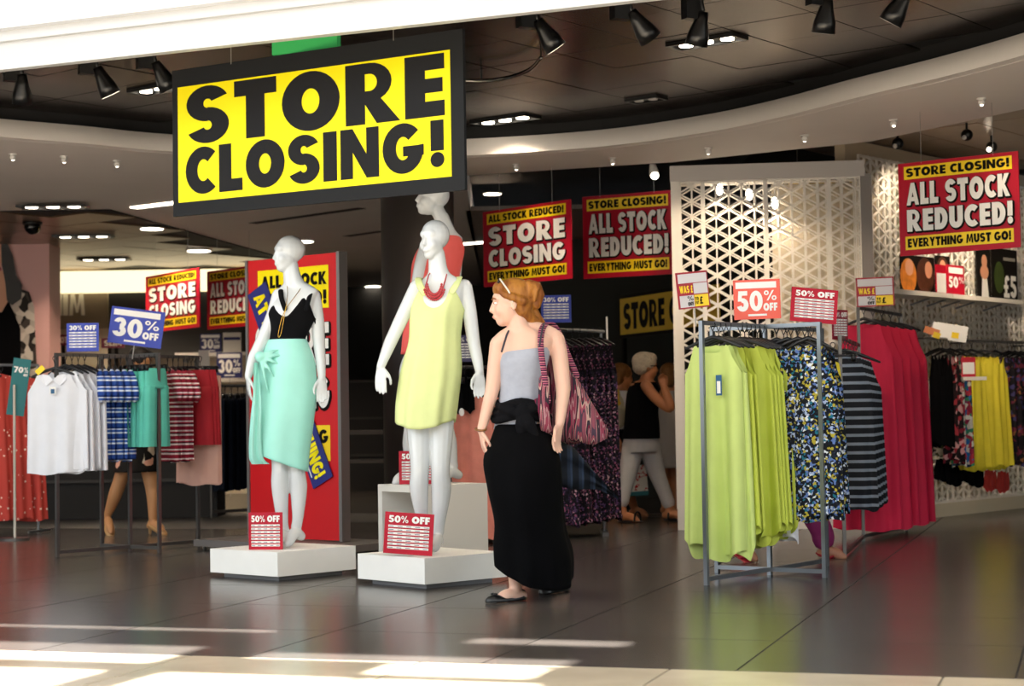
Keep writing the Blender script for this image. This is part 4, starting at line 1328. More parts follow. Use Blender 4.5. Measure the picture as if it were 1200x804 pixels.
# signs over the right racks
rzs = math.radians(8)
was_sign(at(814.5, 361, 10.04), math.radians(30), .215, .205, 'WAS price sign on the front left post of the lime rack', tilt=math.radians(-6), stem=.10)
percent(at(888, 374, 10.6), math.radians(-6), .275, .235, 'coral 50% OFF sign on top of the lime rack', M('sign_coral', '#f2604c', rough=.4), '50', tilt=math.radians(-1), stem=.0)
ticket(at(953, 378, 10.5), math.radians(10), .285, .20, 'red 50% OFF list ticket above the blue floral dresses', m_red, tilt=math.radians(5), stem=.0)
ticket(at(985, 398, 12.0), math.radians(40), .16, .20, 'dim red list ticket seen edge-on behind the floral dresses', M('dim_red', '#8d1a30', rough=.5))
was_sign(at(1026.5, 359, 12.9), math.radians(-4), .27, .21, 'WAS price sign over the crimson dress rail', tilt=math.radians(-1.5))
# ---------------- left rack
C = Vector((-2.88, 13.46, 0)); A1 = Vector((-.425, -.475, 0)); A2 = Vector((.26, -.21, 0)); Z1 = 1.475
fourway('clothes_rack', 'cross-shaped steel clothes rack with white and striped tops, left', C, A1, A2, Z1, m_steel2)
hz = Z1 - .004
fz = face_rz(A1.x, A1.y) + .3
wt_m = [garment_mesh(m_white_f, .74, .40, .42, .03, .022, 5, .05, .10, .01, 0, s) for s in (41, 42)]
g = hang(wt_m[0], on(C, A1, 1.02, hz - .02), math.radians(-3), 'white sleeveless collared blouse with round tag, front of left rack', 'white blouses', 'blouse', HANG, 'blouse', (m_tagw, (0.0, -.25, .045, .055), m_tagb))
cl = MB()
for sg_ in (-1, 1):
    q = [(0, -.05, -.175), (sg_ * .05, -.048, -.215), (sg_ * .095, -.042, -.175), (sg_ * .085, -.02, -.13), (sg_ * .03, -.035, -.14)]
    cl.poly(q)
mk('collar', cl, m_white_f, g)
tg = MB().box((-.10, -.03, -.10), (.07, .004, .04), 0, Matrix.Rotation(math.radians(-40), 3, 'Y'))
mk('size_ticket', tg, m_yel2, g)
row(wt_m, on(C, A1, .88, hz), on(C, A1, .62, hz), 4, fz - .1, 'white sleeveless blouse packed behind the front blouse', 'white blouses', 'blouse', HANG, 'blouse', .06)
bl_m = [garment_mesh(m_blue_st, .68, .34, .34, .03, .03, 6, .07, .12, .01, .2, s) for s in (51, 52)]
row(bl_m, on(C, A1, .44, hz), on(C, A1, .04, hz), 6, fz - .75, 'blue and white striped tee on the left rack', 'blue striped tees', 'tee', HANG, 'tee', .06)
aq_m = [shorts_mesh(m_aquas, .58, s, w=.22) for s in (61, 62)]
row(aq_m, on(C, A2, .02, hz), on(C, A2, .92, hz), 6, face_rz(A2.x, A2.y) + .2, 'aqua cotton shorts clipped on the left rack', 'aqua shorts', 'shorts', CLIP_S, 'shorts', .3)
rs_m = [garment_mesh(m_red_st, .70, .34, .34, .03, .03, 6, .07, .12, .01, .2, s) for s in (71, 72)]
row(rs_m, on(C, -A1, .56, hz), on(C, -A1, .80, hz), 4, fz - .6, 'red and white striped tee on the left rack', 'red striped tees', 'tee', HANG, 'tee', .06)
rd_m = [shorts_mesh(m_reds, .58, s, w=.40) for s in (81, 82)]
row(rd_m, on(C, -A1, .86, hz), on(C, -A1, .97, hz), 3, fz + .15, 'red cotton shorts clipped at the rear of the left rack', 'red shorts', 'shorts', CLIP, 'shorts', .06)
for k_, f_ in enumerate((.70, .74)):
    hang(skirt_mesh(m_pinkf, .88, .36, .38, .03, .015, 5, 90 + k_), on(C, -A1, f_ + .31, hz), fz + .1, 'long pale pink skirt below the red shorts, ' + ('front one', 'rear one')[k_], 'pale pink skirts', 'skirt', CLIP, 'skirt')
percent(at(157, 405, 13.4), math.radians(3), .40, .275, 'large tilted blue 30% OFF sign above the left rack', m_blue, '30', tilt=math.radians(8), stem=.10)
ticket(at(97, 412, 13.2), math.radians(2), .235, .21, 'small blue 30% OFF list ticket above the white blouses', m_blue, text='30% OFF', rows=6)
# ---------------- dark floral maxi rack behind the woman
ra, rb = at(648, 386, 14.0), at(704, 384, 14.5)
rk = thing('clothes_rail', 'single rail of dark purple floral maxi dresses behind the walking woman', 'clothes rack', (ra.x, ra.y, 0))
rv_ = rb - ra
zr = ra.z
mk('top_rail', MB().tube([(-.02, 0, zr), (rv_.x + .02, rv_.y, zr)], .014, 10), m_steel, rk)
for a_ in (Vector((0, 0, 0)), Vector((rv_.x, rv_.y, 0))):
    mk('post', MB().tube([a_ + Vector((0, 0, .03)), a_ + Vector((0, 0, zr))], .013, 10), m_steel, rk)
    mk('foot_bar', MB().box(a_ + Vector((0, 0, .015)), (.05, .42, .03)), m_steel2, rk)
mk('end_plate', MB().box((rv_.x + .05, rv_.y, zr + .02), (.012, .06, .2)), m_cube, rk)
df_m = [garment_mesh(m_dfloral, 1.42, .34, .42, .03, .03, 7, .1, .2, .02, 0, s) for s in (101, 102, 103)]
row(df_m, ra.lerp(rb, .1), ra.lerp(rb, .97), 7, math.radians(-50), 'dark purple floral maxi dress behind the walking woman', 'dark floral maxi dresses', 'dress', HANG, 'dress', .1, 'left')
ticket(at(652, 378, 14.0), math.radians(-4), .235, .215, 'small blue 30% OFF list ticket over the dark floral dresses', m_blue, text='30% OFF', rows=6)
# ---------------- coral skirts behind the cube
ra, rb = at(526, 430, 13.5), at(592, 430, 13.9)
rk = thing('clothes_rail', 'dark clothes rail of coral skirts between mannequin and woman', 'clothes rack', (ra.x, ra.y, 0))
rv_ = rb - ra; zr = ra.z
mk('top_rail', MB().tube([(-.02, 0, zr), (rv_.x + .02, rv_.y, zr)], .012, 10), m_steel2, rk)
for a_ in (Vector((0, 0, 0)), Vector((rv_.x, rv_.y, 0))):
    mk('post', MB().tube([a_ + Vector((0, 0, 0)), a_ + Vector((0, 0, zr))], .012, 10), m_steel2, rk)
co_m = [skirt_mesh(m_coralf, 1.1, .36, .50, .05, .03, 8, s, -.2) for s in (111, 112)]
row(co_m, ra.lerp(rb, .35), ra.lerp(rb, .8), 3, math.radians(-18), 'coral gauze maxi skirt hanging behind the hollow cube', 'coral maxi skirts', 'skirt', None, 'skirt', .05, 'left')
row([garment_mesh(m_blackf, .30, .16, .2, .03, .03, 5, .03, .06, .02, 0, 115, -.03)], ra.lerp(rb, .1), ra.lerp(rb, .95), 6, math.radians(-60), 'small black bikini top on the rail over the coral skirts', 'black bikini tops', 'top', CLIP, 'bikini', .2, 'left')
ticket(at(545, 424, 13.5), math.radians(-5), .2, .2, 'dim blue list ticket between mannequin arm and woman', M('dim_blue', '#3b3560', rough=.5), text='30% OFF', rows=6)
mk('swing_tag', MB().ell(at(541, 483, 13.42), (.02, .004, .03)), m_tagw, rk, True, world=True)
# ---------------- dotted coral skirts and teal sign far left
ra, rb = at(-40, 428, 15.6), at(44, 432, 15.9)
rk = thing('clothes_rail', 'low rail of coral dotted skirts at the left edge', 'clothes rack', (ra.x, ra.y, 0))
rv_ = rb - ra; zr = ra.z
mk('top_rail', MB().tube([(0, 0, zr), (rv_.x, rv_.y, zr)], .012, 10), m_steel, rk)
for a_ in (Vector((0, 0, 0)), Vector((rv_.x, rv_.y, 0))):
    mk('post', MB().tube([a_, a_ + Vector((0, 0, zr))], .012, 10), m_steel, rk)
    mk('foot_bar', MB().tube([a_ + Vector((-.03, -.2, .02)), a_ + Vector((0, 0, .02)), a_ + Vector((.05, .2, .02))], .012, 8), m_steel, rk)
cd_m = [skirt_mesh(m_coraldot, 1.28, .36, .52, .05, .045, 9, s, -.06) for s in (121, 122)]
row(cd_m, ra.lerp(rb, .25), ra.lerp(rb, .72), 3, math.radians(10), 'coral skirt with pale dots and scalloped hem at left edge', 'coral dotted skirts', 'skirt', CLIP, 'skirt', .08, 'left')
ts = thing('sale_tag_sign', 'tall teal 70% sign on a pale pole at the left edge', 'sign', (at(17, 530, 15.0).x, 15.0, 0), math.radians(4))
pz = at(17, 452, 15).z
mk('pole', MB().tube([(0, 0, .02), (0, 0, pz)], .011, 10), M('pole_pale', '#cfc8bd', rough=.5), ts)
mk('base_plate', MB().tube([(0, 0, 0), (0, 0, .02)], .12, 24, round_caps=False), m_steel2, ts)
tp_ = link('panel', MB().box((0, 0, .24), (.145, .006, .48)).mesh('panel', M('sign_teal', '#0f6c70', rough=.5)), ts, (.0, .02, at(17, 487, 15).z))
tp_.rotation_euler = (0, math.radians(8), 0)
lettering(tp_, '70', (-.06, .36, .02, .41), m_wht, -.005)
lettering(tp_, '%', (.025, .365, .06, .41), m_wht, -.005, name='percent_mark')
lettering(tp_, 'OFF', (.025, .335, .06, .355), m_wht, -.005)
# ================================================================== PEOPLE
YW = 9.5
wb_ = at(622, 700, YW)
wom = thing('person', 'young woman in grey camisole and long black skirt walking past', 'person', (wb_.x, wb_.y, 0))
B = MB()
TW = [(615, 520, 30, .11, -10), (612, 500, 31, .12, -10), (611, 480, 27, .105, -10), (611, 458, 24, .09, -10), (612, 440, 25.5, .098, -10), (614, 422, 28, .112, -10), (616, 408, 30, .095, -10), (617, 397, 30, .078, -10), (614, 389, 19, .06, -10), (608, 382, 12.5, .052, -8), (605, 372, 11.5, .05, -5)]
torso(B, TW, YW)
HC = at(598.5, 355, YW)
Phw, Mhw = head(B, HC, 184, 1.03, -4)
limb(B, [(611, 392, 0, .058), (606, 378, 0, .052), (602, 364, .01, .050)], YW)
# trapezius slope
limb(B, [(607, 384, 0.02, .045), (630, 388, .03, .05), (648, 394, .03, .045)], YW)
limb(B, [(607, 386, 0.0, .04), (592, 396, .0, .045), (585, 402, .0, .043)], YW)
# her right arm (left in the picture)
limb(B, [(584, 403, 0, .046), (581, 425, 0, .043), (577, 455, -.01, .038), (574, 468, -.02, .036), (568, 490, -.06, .029), (564, 504, -.09, .024)], YW)
hand(B, at(564, 505, YW - .09), at(569, 538, YW - .12) - at(564, 505, YW - .09), (.2, -1, 0), .95, .25, .05)
# her left arm
limb(B, [(651, 397, .02, .048), (656, 420, .0, .045), (659, 447, -.04, .041), (660, 458, -.06, .038), (658, 478, -.1, .032), (656, 496, -.13, .025)], YW)
hand(B, at(656, 497, YW - .13), at(649, 530, YW - .16) - at(656, 497, YW - .13), (-.7, -1, 0), 1.0, .3, .05)
# legs
limb(B, [(604, 508, .14, .08), (603, 570, .06, .066), (602, 610, .0, .055), (603, 645, -.02, .052), (604, 680, .0, .036), (604, 690, 0, .034)], YW - .15)
limb(B, [(625, 505, 0, .085), (632, 570, .08, .066), (640, 610, .14, .055), (649, 645, .22, .05), (656, 676, .3, .036), (657, 682, .3, .034)], YW)
ft1, ft2 = at(604, 694, YW - .15), at(657, 684, YW + .3)
foot(B, ft1, at(584, 703.5, YW - .21), .95)
foot(B, ft2, at(645, 692, YW + .22), .95)
fused('body', B, m_skin, wom, .0055, 4)
# face details
lm = M('lips_pink', '#c9767a', rough=.4)
mb = MB(); mb.ell(Phw(.0925, 0, -.0655), (.009, .016, .006), Mhw); mk('lips', mb, lm, wom, True, world=True)
for sg_ in (-1, 1):
    e_ = mk('eye', MB().ell(Phw(.080, .031 * sg_, .003), (.010, .012, .0065), Mhw), M('eye_white', '#e8e4e0', rough=.2), wom, True, world=True)
    mk('iris', MB().ell(Phw(.087, .031 * sg_, .003), (.004, .006, .006), Mhw), M('eye_dark', '#2a2018', rough=.2), e_, True, world=True)
    mk('eyebrow', MB().tube([Phw(.094, .012 * sg_, .024), Phw(.09, .03 * sg_, .030), Phw(.078, .045 * sg_, .024)], .0035, 6), M('brow_auburn', '#8a5430', rough=.8), wom, True, world=True)
# hair
m_hair = M_ramp('auburn_hair', [(0, '#3c1e0c'), (.4, '#7e4a20'), (.6, '#a8702f'), (1, '#5e3012')], 'noise', 22, stretch=(1, 1, .25), rough=.45, const=False, detail=4)
hb = MB()
hb.ell(Phw(-.022, 0, .045), (.102, .083, .088), Mhw)
hb.ell(Phw(.045, 0, .075), (.045, .07, .045), Mhw)
hb.ell(Phw(-.06, 0, -.005), (.06, .072, .075), Mhw)
for sg_ in (-1, 1):
    hb.tube([Phw(.06, .045 * sg_, .07), Phw(.035, .074 * sg_, .04), Phw(-.01, .083 * sg_, .022), Phw(-.06, .07 * sg_, .0)], [.014, .018, .022, .025], 8)
# bun and hanging lock
bun = at(626, 343, YW)
hb.tube([at(612, 340, YW), at(620, 334, YW - .02), at(628, 336, YW - .02), at(632, 346, YW - .01), at(629, 358, YW)], [.03, .034, .034, .03, .022], 10)
hb.tube([at(620, 346, YW - .04), at(622, 336, YW - .05), at(629, 338, YW - .05), at(626, 352, YW - .045)], [.012, .017, .017, .012], 8)
hb.tube([at(604, 350, YW - .03), at(612, 364, YW - .02), at(622, 374, YW + .02), at(634, 381, YW + .06)], [.05, .042, .032, .02], 10)
hb.tube([at(610, 345, YW + .02), at(620, 360, YW + .04), at(630, 374, YW + .06), at(640, 384, YW + .08)], [.045, .04, .028, .014], 10)
fused('hair', hb, m_hair, wom, .0055, 2)
# sunglasses pushed up in the hair
sgm = M('sunglasses_cream', '#d8cfc4', rough=.3)
sgp = MB().tube([at(586, 327, YW - .045), at(591, 334, YW - .085), at(596, 341, YW - .09), at(600, 350, YW - .09), at(601, 354, YW - .085)], .0045, 8)
gl = mk('sunglasses', sgp, sgm, wom, True, world=True)
mk('lens', MB().ell(at(584.5, 331, YW - .03), (.008, .028, .02)), M('lens_dark', '#2a201c', rough=.1), gl, True, world=True)
mk('lens', MB().ell(at(584.5, 331, YW + .035), (.008, .028, .02)), M('lens_dark'), gl, True, world=True)
# camisole
m_grey = M('grey_marl', '#9fa3b0', rough=.85, var=.05, vscale=30)
cloth('camisole', [(616, 410, 28.5, .10, -10), (614, 422, 28.5, .116, -10), (612, 440, 26, .102, -10), (611, 458, 24.5, .094, -10), (611, 480, 27.5, .108, -10), (611, 500, 31, .122, -10)], YW, m_grey, wom, .004, .03, 9, top=lambda a: .012 * math.cos(a) - .002, seed=5, hem=lambda a: -.01)
m_strap = M('dark_strap', '#33303c', rough=.7)
mk('strap', MB().tube([at(588, 412, YW - .105), at(591, 402, YW - .10), at(594, 392, YW - .065), at(597, 386, YW - .02), at(600, 385, YW + .05)], .0055, 8), m_strap, wom, True, world=True)
mk('strap', MB().tube([at(632, 406, YW - .125), at(634, 394, YW - .105), at(636, 384, YW - .05), at(638, 379, YW + .02)], .0055, 8), m_strap, wom, True, world=True)
# skirt
m_skirt = M('black_jersey', '#060608', rough=.95, var=.2, spec=.08)
SK = [(611, 497, 28.5, .125, -10), (612, 515, 36, .19, -10, -.04), (612, 540, 44.5, .26, -10, -.06), (616, 575, 43, .33, -10, -.03), (622, 615, 40.5, .36, -10, .02), (626, 645, 45, .38, -10, .06), (627, 672, 44, .38, -10, .08)]
cloth('skirt', SK, YW, m_skirt, wom, .006, .09, 6, hem=lambda a: -.085 * math.cos(a + .5) + .015, seed=12, amp=lambda v: v ** 1.2)
# cardigan tied round the waist
m_card = M('black_cardigan', '#0f0f12', rough=.95, spec=.1, bump=.2, bscale=40)
cb = MB()
for r_ in ((473, 25, .115), (482, 28, .122), (490, 30, .128)):
    c_ = ring_data([(611, r_[0], r_[1], r_[2], -10), (611, r_[0] + 1, r_[1], r_[2], -10)], YW, 1)[0]
    pts = [Vector((c_[0].x + (c_[1] + .012) * math.cos(a) , c_[0].y + (c_[2] + .012) * math.sin(a), c_[0].z + .012 * math.sin(3 * a))) for a in [2 * PI * k / 28 for k in range(29)]]
    cb.tube(pts, .019, 8)
kc = at(613, 484, YW - .16)
cb.ell(kc, (.045, .04, .05))
cb.tube([kc, at(620, 497, YW - .18), at(627, 510, YW - .17)], [.035, .036, .022], 10)
cb.tube([kc, at(611, 499, YW - .18), at(610, 513, YW - .17)], [.032, .034, .02], 10)
cb.tube([at(588, 478, YW - .1), at(600, 482, YW - .15), kc], [.024, .03, .03], 10)
cb.tube([at(634, 474, YW - .1), at(624, 478, YW - .15), kc], [.024, .03, .03], 10)
fused('tied_cardigan', cb, m_card, wom, .006, 2)
# plaid shirt tail blowing behind
m_plaid = M_ramp('navy_plaid', [(0, '#10141c'), (.35, '#232c3c'), (.62, '#2f3c50'), (.8, '#11151c')], 'stripe', 16, axis=0)
sh = MB()
top_e = catmull([tuple(at(640, 512, YW + .1)), tuple(at(668, 521, YW + .16)), tuple(at(694, 550, YW + .22)), tuple(at(727, 586, YW + .3))], 6)
bot_e = catmull([tuple(at(648, 566, YW + .12)), tuple(at(672, 574, YW + .2)), tuple(at(700, 574, YW + .25)), tuple(at(727, 587, YW + .3))], 6)
rows_ = []
for y_off in (0, .006):
    for i, (a_, b_) in enumerate(zip(top_e, bot_e)):
        pass
grid = [[Vector(a_).lerp(Vector(b_), k / 8) + Vector((0, .025 * math.sin(k * 1.5 + i * .3), 0)) for k in range(9)] for i, (a_, b_) in enumerate(zip(top_e, bot_e))]
ringsd = [g_ + [p + Vector((0, .006, 0)) for p in g_[::-1]] for g_ in grid]
sh.loft(ringsd)
mk('plaid_shirt_tail', sh, m_plaid, wom, True, world=True)
mk('bracelet', MB().tube([at(563.5 + 6.2 * math.cos(a), 503 + 1.6 * math.sin(a), YW - .09 - .03 * math.sin(a)) for a in [2 * PI * k / 20 for k in range(21)]], .0055, 8), M('bracelet_brown', '#8a5a2c', rough=.4), wom, True, world=True)
# ballet flats
m_shoe = M('black_shoe', '#111114', rough=.35)
for A_, T_ in ((ft1, at(583, 703.5, YW - .21)), (ft2, at(644, 692.5, YW + .22))):
    f_ = Vector((T_.x - A_.x, T_.y - A_.y, 0)).normalized()
    r_ = Vector((-f_.y, f_.x, 0))
    L_ = .235
    base = Vector((A_.x, A_.y, 0)) - f_ * .055
    zf = max(min(A_.z, T_.z) - .045, .003)
    prof = [(0, .022, .05), (.02, .03, .055), (.06, .033, .05), (.11, .036, .034), (.15, .041, .032), (.19, .040, .036), (.22, .028, .028), (.235, .01, .014)]
    rr = []
    for d_, w_, h_ in prof:
        c_ = base + f_ * d_
        rr.append([c_ + r_ * w_ * math.cos(a) + Vector((0, 0, zf + max(0, math.sin(a)) * h_ + min(0, math.sin(a)) * .004 + .004)) for a in [2 * PI * k / 16 for k in range(16)]])
    so = mk('shoe', MB().loft(rr), m_shoe, wom, True, world=True)
    bw = base + f_ * .185 + Vector((0, 0, zf + .042))
    mk('bow', MB().ell(bw + r_ * .012, (.012, .012, .007)).ell(bw - r_ * .012, (.012, .012, .007)), m_shoe, so, True, world=True)
# striped shoulder bag
m_bag = M_ramp('woven_stripe', [(0, '#5a2238'), (.30, '#2c2830'), (.36, '#8a3a4e'), (.41, '#a87c80'), (.44, '#701e3a'), (.48, '#332a34'), (.53, '#b8968c'), (.56, '#9a4a5a'), (.61, '#4a3a4a'), (.66, '#8a4a58')], 'noise', 34, rough=.9, stretch=(1, .25, .09), detail=1)
bg = thing('shoulder_bag', 'striped woven shoulder bag hanging at the woman\'s side', 'bag', at(675, 518, YW + .1))
rings_ = []
for (xl, xr, y, dep) in ((640, 661, 420, .012), (640, 668, 432, .03), (639, 680, 450, .05), (639, 692, 470, .06), (641, 704, 490, .065), (643, 713, 505, .06), (652, 712, 514, .045), (664, 700, 519, .02)):
    c_ = at((xl + xr) / 2, y, YW + .12)
    hw = (xr - xl) / 2 * PXM(YW)
    rings_.append([Vector((c_.x + hw * math.cos(a) + .004 * math.sin(7 * a), c_.y + dep * math.sin(a) * (1 + .15 * math.sin(5 * a + y)), c_.z + .01 * math.sin(2 * a))) for a in [2 * PI * k / 40 for k in range(40)]])
mk('pouch', MB().loft(rings_), m_bag, bg, True, world=True)
m_bagstrap = M_ramp('woven_stripe_strap', [(0, '#3a1c34'), (.3, '#a0506a'), (.55, '#5a2240'), (.8, '#c9828a')], 'stripe', 40, axis=2, rough=.9)
st = catmull([tuple(at(642, 470, YW - .13)), tuple(at(638, 440, YW - .135)), tuple(at(634, 410, YW - .125)), tuple(at(634, 392, YW - .085)), tuple(at(638, 381, YW + .0)), tuple(at(646, 379.5, YW + .06)), tuple(at(656, 392, YW + .11)), tuple(at(664, 412, YW + .12)), tuple(at(676, 440, YW + .12))], 5)
mk('strap', MB().tube(st, .017, 10, .3, side=(1, .4, 0)), m_bagstrap, bg, True, world=True)
mk('front_panel', MB().tube(catmull([tuple(at(638, 445, YW - .125)), tuple(at(637, 475, YW - .15)), tuple(at(640, 502, YW - .13)), tuple(at(644, 510, YW - .05))], 4), .03, 10, .3, side=(1, .3, 0)), m_bag, bg, True, world=True)
mk('side_pocket', MB().loft([[at(x, y, YW - .16 + dz) for x, y in ((626, 468), (636, 464), (641, 488), (634, 494))] for dz in (0, .03)]), m_bag, bg, False, world=True)

# ---- older woman with grey hair
YO = 16.1
ob = at(752, 610, YO)
old = thing('person', 'older grey-haired woman in black vest and white cropped trousers, seen from behind', 'person', (ob.x, ob.y, 0))
B = MB()
TO = [(752, 525, 19, .13, 20), (751, 514, 20, .145, 20), (752, 498, 19, .14, 20), (753, 482, 17.5, .13, 20), (754, 466, 18, .13, 20), (754, 456, 17, .11, 20), (755, 449, 15, .085, 20), (757, 445, 8, .06, 20), (758, 439, 7, .055, 20)]
torso(B, TO, YO, 20)
Pho, Mho = head(B, at(758, 430, YO), 10, .95, -4)
limb(B, [(757, 452, -.16, .052), (768, 466, -.2, .05), (783, 478, -.22, .044), (785, 474, -.24, .042), (780, 458, -.24, .034), (778, 453, -.24, .03)], YO)
hand(B, at(778, 454, YO - .24), (-.25, 0, 1), (1, 0, .2), .9, .6)
limb(B, [(760, 452, .16, .05), (772, 466, .2, .046), (784, 472, .22, .04), (778, 456, .2, .03)], YO)
hand(B, at(778, 456, YO + .2), (-.25, 0, 1), (1, 0, .2), .9, .6)
limb(B, [(742, 522, .0, .08), (738, 545, 0, .07), (735, 560, 0, .06), (729, 580, 0, .045), (729, 596, 0, .042), (730, 603, 0, .045)], YO)
limb(B, [(761, 522, .05, .08), (767, 545, .06, .07), (771, 558, .08, .06), (783, 585, .1, .045), (785, 597, .1, .042), (785, 600, .1, .045)], YO)
foot(B, at(731, 603, YO), at(748, 611, YO - .1), 1.1)
foot(B, at(785, 600, YO + .1), at(800, 607, YO + .02), 1.1)
fused('body', B, m_skin2, old, .009, 2)
hb = MB()
hb.ell(Pho(-.03, 0, .05), (.115, .10, .09), Mho); hb.ell(Pho(-.06, 0, -.0), (.075, .09, .075), Mho); hb.ell(Pho(.03, 0, .085), (.06, .075, .05), Mho)
fused('hair', hb, M_ramp('grey_hair', [(0, '#a8977c'), (.5, '#d8cbb2'), (1, '#8a7a60')], 'noise', 30, rough=.6, const=False), old, .009, 1)
mk('glasses', MB().tube([Pho(.1, .06, .01), Pho(.07, .075, .012), Pho(0, .082, .008)], .004, 6), m_blk2, old, True, world=True)
cloth('black_vest', [(755, 448, 13, .09, 20), (754, 457, 17.5, .12, 20), (753, 470, 18.5, .14, 20), (752, 485, 18.5, .145, 20), (752, 500, 20, .152, 20), (751, 514, 21.5, .16, 20)], YO, m_blackf, old, .008, .03, 6, seed=2)
m_wtr = M('white_denim', '#c9c6c4', rough=.8, var=.06)
B = MB()
torso(B, [(751, 508, 19, .13, 20), (751, 518, 21, .15, 20), (751, 530, 19, .14, 20)], YO, 20)
limb(B, [(742, 522, .0, .10), (738, 545, 0, .088), (735, 560, 0, .075), (731, 578, 0, .064), (729, 588, 0, .062)], YO)
limb(B, [(761, 522, .05, .10), (767, 545, .06, .088), (771, 558, .08, .075), (779, 578, .1, .064), (783, 589, .1, .062)], YO)
fused('white_trousers', B, m_wtr, old, .009, 3)
for A_, T_ in ((at(731, 603, YO), at(748, 612, YO - .1)), (at(785, 600, YO + .1), at(800, 608, YO + .02))):
    f_ = Vector((T_.x - A_.x, T_.y - A_.y, 0)).normalized(); r_ = Vector((-f_.y, f_.x, 0)); c_ = Vector((A_.x, A_.y, .012)) + f_ * .07
    so = mk('sandal', MB().ell(c_, (.14, .05, .012), Matrix((f_, r_, Vector((0, 0, 1)))).transposed()), m_shoe, old, True, world=True)
    for d_ in (-.06, .08):
        mk('strap', MB().tube([c_ + f_ * d_ + r_ * .05 * math.cos(a) + Vector((0, 0, .01 + .075 * math.sin(a))) for a in [PI * k / 10 for k in range(11)]], .009, 6), m_shoe, so, True, world=True)
# ---- woman with a ponytail behind her
YB = 17.0
bb = at(722, 605, YB)
bw_ = thing('person', 'woman with brown ponytail and black skirt behind the older woman', 'person', (bb.x, bb.y, 0))
B = MB()
torso(B, [(722, 540, 14, .12, 20), (722, 515, 16, .13, 20), (723, 495, 14, .11, 20), (724, 475, 15, .12, 20), (725, 462, 15, .09, 20), (726, 456, 8, .06, 20), (727, 450, 6, .055, 20)], YB, 18)
Ph, Mh = head(B, at(730, 441, YB), 20, .95, -6)
limb(B, [(718, 464, -.1, .045), (713, 485, -.1, .04), (718, 505, -.14, .035), (726, 520, -.2, .028)], YB)
hand(B, at(726, 520, YB - .2), (.2, 0, -1), (0, -1, 0), .9, .9)
limb(B, [(733, 464, .12, .045), (738, 485, .12, .04), (742, 508, .1, .03)], YB)
hand(B, at(742, 508, YB + .1), (.2, 0, -1), (0, -1, 0), .9, .5)
limb(B, [(718, 530, 0, .085), (719, 560, 0, .06), (718, 580, 0, .05), (716, 598, .0, .035)], YB)
limb(B, [(729, 530, .1, .085), (734, 560, .12, .06), (738, 580, .16, .05), (744, 596, .2, .035)], YB)
foot(B, at(716, 598, YB), at(728, 605, YB - .12), 1.0)
foot(B, at(744, 597, YB + .2), at(758, 604, YB + .1), 1.0)
fused('body', B, m_skin2, bw_, .010, 2)
hb = MB(); hb.ell(Ph(-.03, 0, .04), (.11, .09, .09), Mh); hb.ell(Ph(-.06, 0, -.02), (.07, .08, .08), Mh)
hb.tube([Ph(-.09, 0, .05), Ph(-.15, 0, .0), Ph(-.16, 0, -.09), Ph(-.13, 0, -.2)], [.04, .05, .045, .02], 10)
fused('hair', hb, M_ramp('brown_hair', [(0, '#4a2a16'), (.5, '#8a5c30'), (1, '#3a2010')], 'noise', 25, rough=.5, const=False), bw_, .009, 1)
cloth('white_top', [(725, 458, 11, .085, 20), (724, 470, 15.5, .125, 20), (723, 490, 15, .125, 20), (722, 508, 16.5, .14, 20)], YB, m_white_f, bw_, .008, .03, 6, seed=6)
cloth('black_skirt', [(722, 503, 16, .14, 20), (722, 520, 18, .15, 20), (723, 545, 19, .16, 20), (724, 556, 19, .16, 20)], YB, m_blackf, bw_, .01, .04, 6, seed=7)
bp = thing('backpack', 'yellow and grey slouchy backpack on the ponytailed woman', 'bag', at(719, 495, YB - .2))
fb = MB()
for x_, y_, r_ in ((719, 462, .06), (719, 473, .10), (720, 484, .115), (722, 492, .09)):
    fb.ell(at(x_, y_, YB - .24), (r_, r_ * .7, r_))
m_bpk = M_ramp('backpack_print', [(0, '#d8b23c'), (.42, '#c9c4a8'), (.52, '#b8b29a'), (.75, '#c8552c')], 'noise', 5, const=True)
fused('pouch', fb, m_bpk, bp, .01, 3)
mk('strap', MB().tube([at(721, 490, YB - .18), at(728, 470, YB - .2), at(724, 458, YB - .12)], .014, 8), m_bpk, bp, True, world=True)
cbag = thing('carrier_bag', 'white printed carrier bag held behind the older woman', 'bag', at(742, 580, YB - .2))
m_cb = M_ramp('carrier_print', [(0, '#e0dccf'), (.55, '#c23a34'), (.6, '#e6e2d6'), (.72, '#2f6f6a'), (.78, '#e0dccf')], 'noise', 14, const=True)
mk('pouch', MB().loft([[at(x, y, YB - .2 + dz) for x, y in ((715, 545), (757, 545), (760, 579), (722, 582))] for dz in (0, .12)]), m_cb, cbag, False, world=True)
mk('bottom_band', MB().loft([[at(x, y, YB - .205 + dz) for x, y in ((722, 578), (760, 575), (760, 580), (722, 583))] for dz in (0, .13)]), M('teal_band', '#2a6f74', rough=.6), cbag, False, world=True)
mk('handle', MB().tube([at(728, 545, YB - .17), at(732, 530, YB - .17), at(735, 530, YB - .17), at(741, 545, YB - .17)], .006, 6), m_cb, cbag, True, world=True)
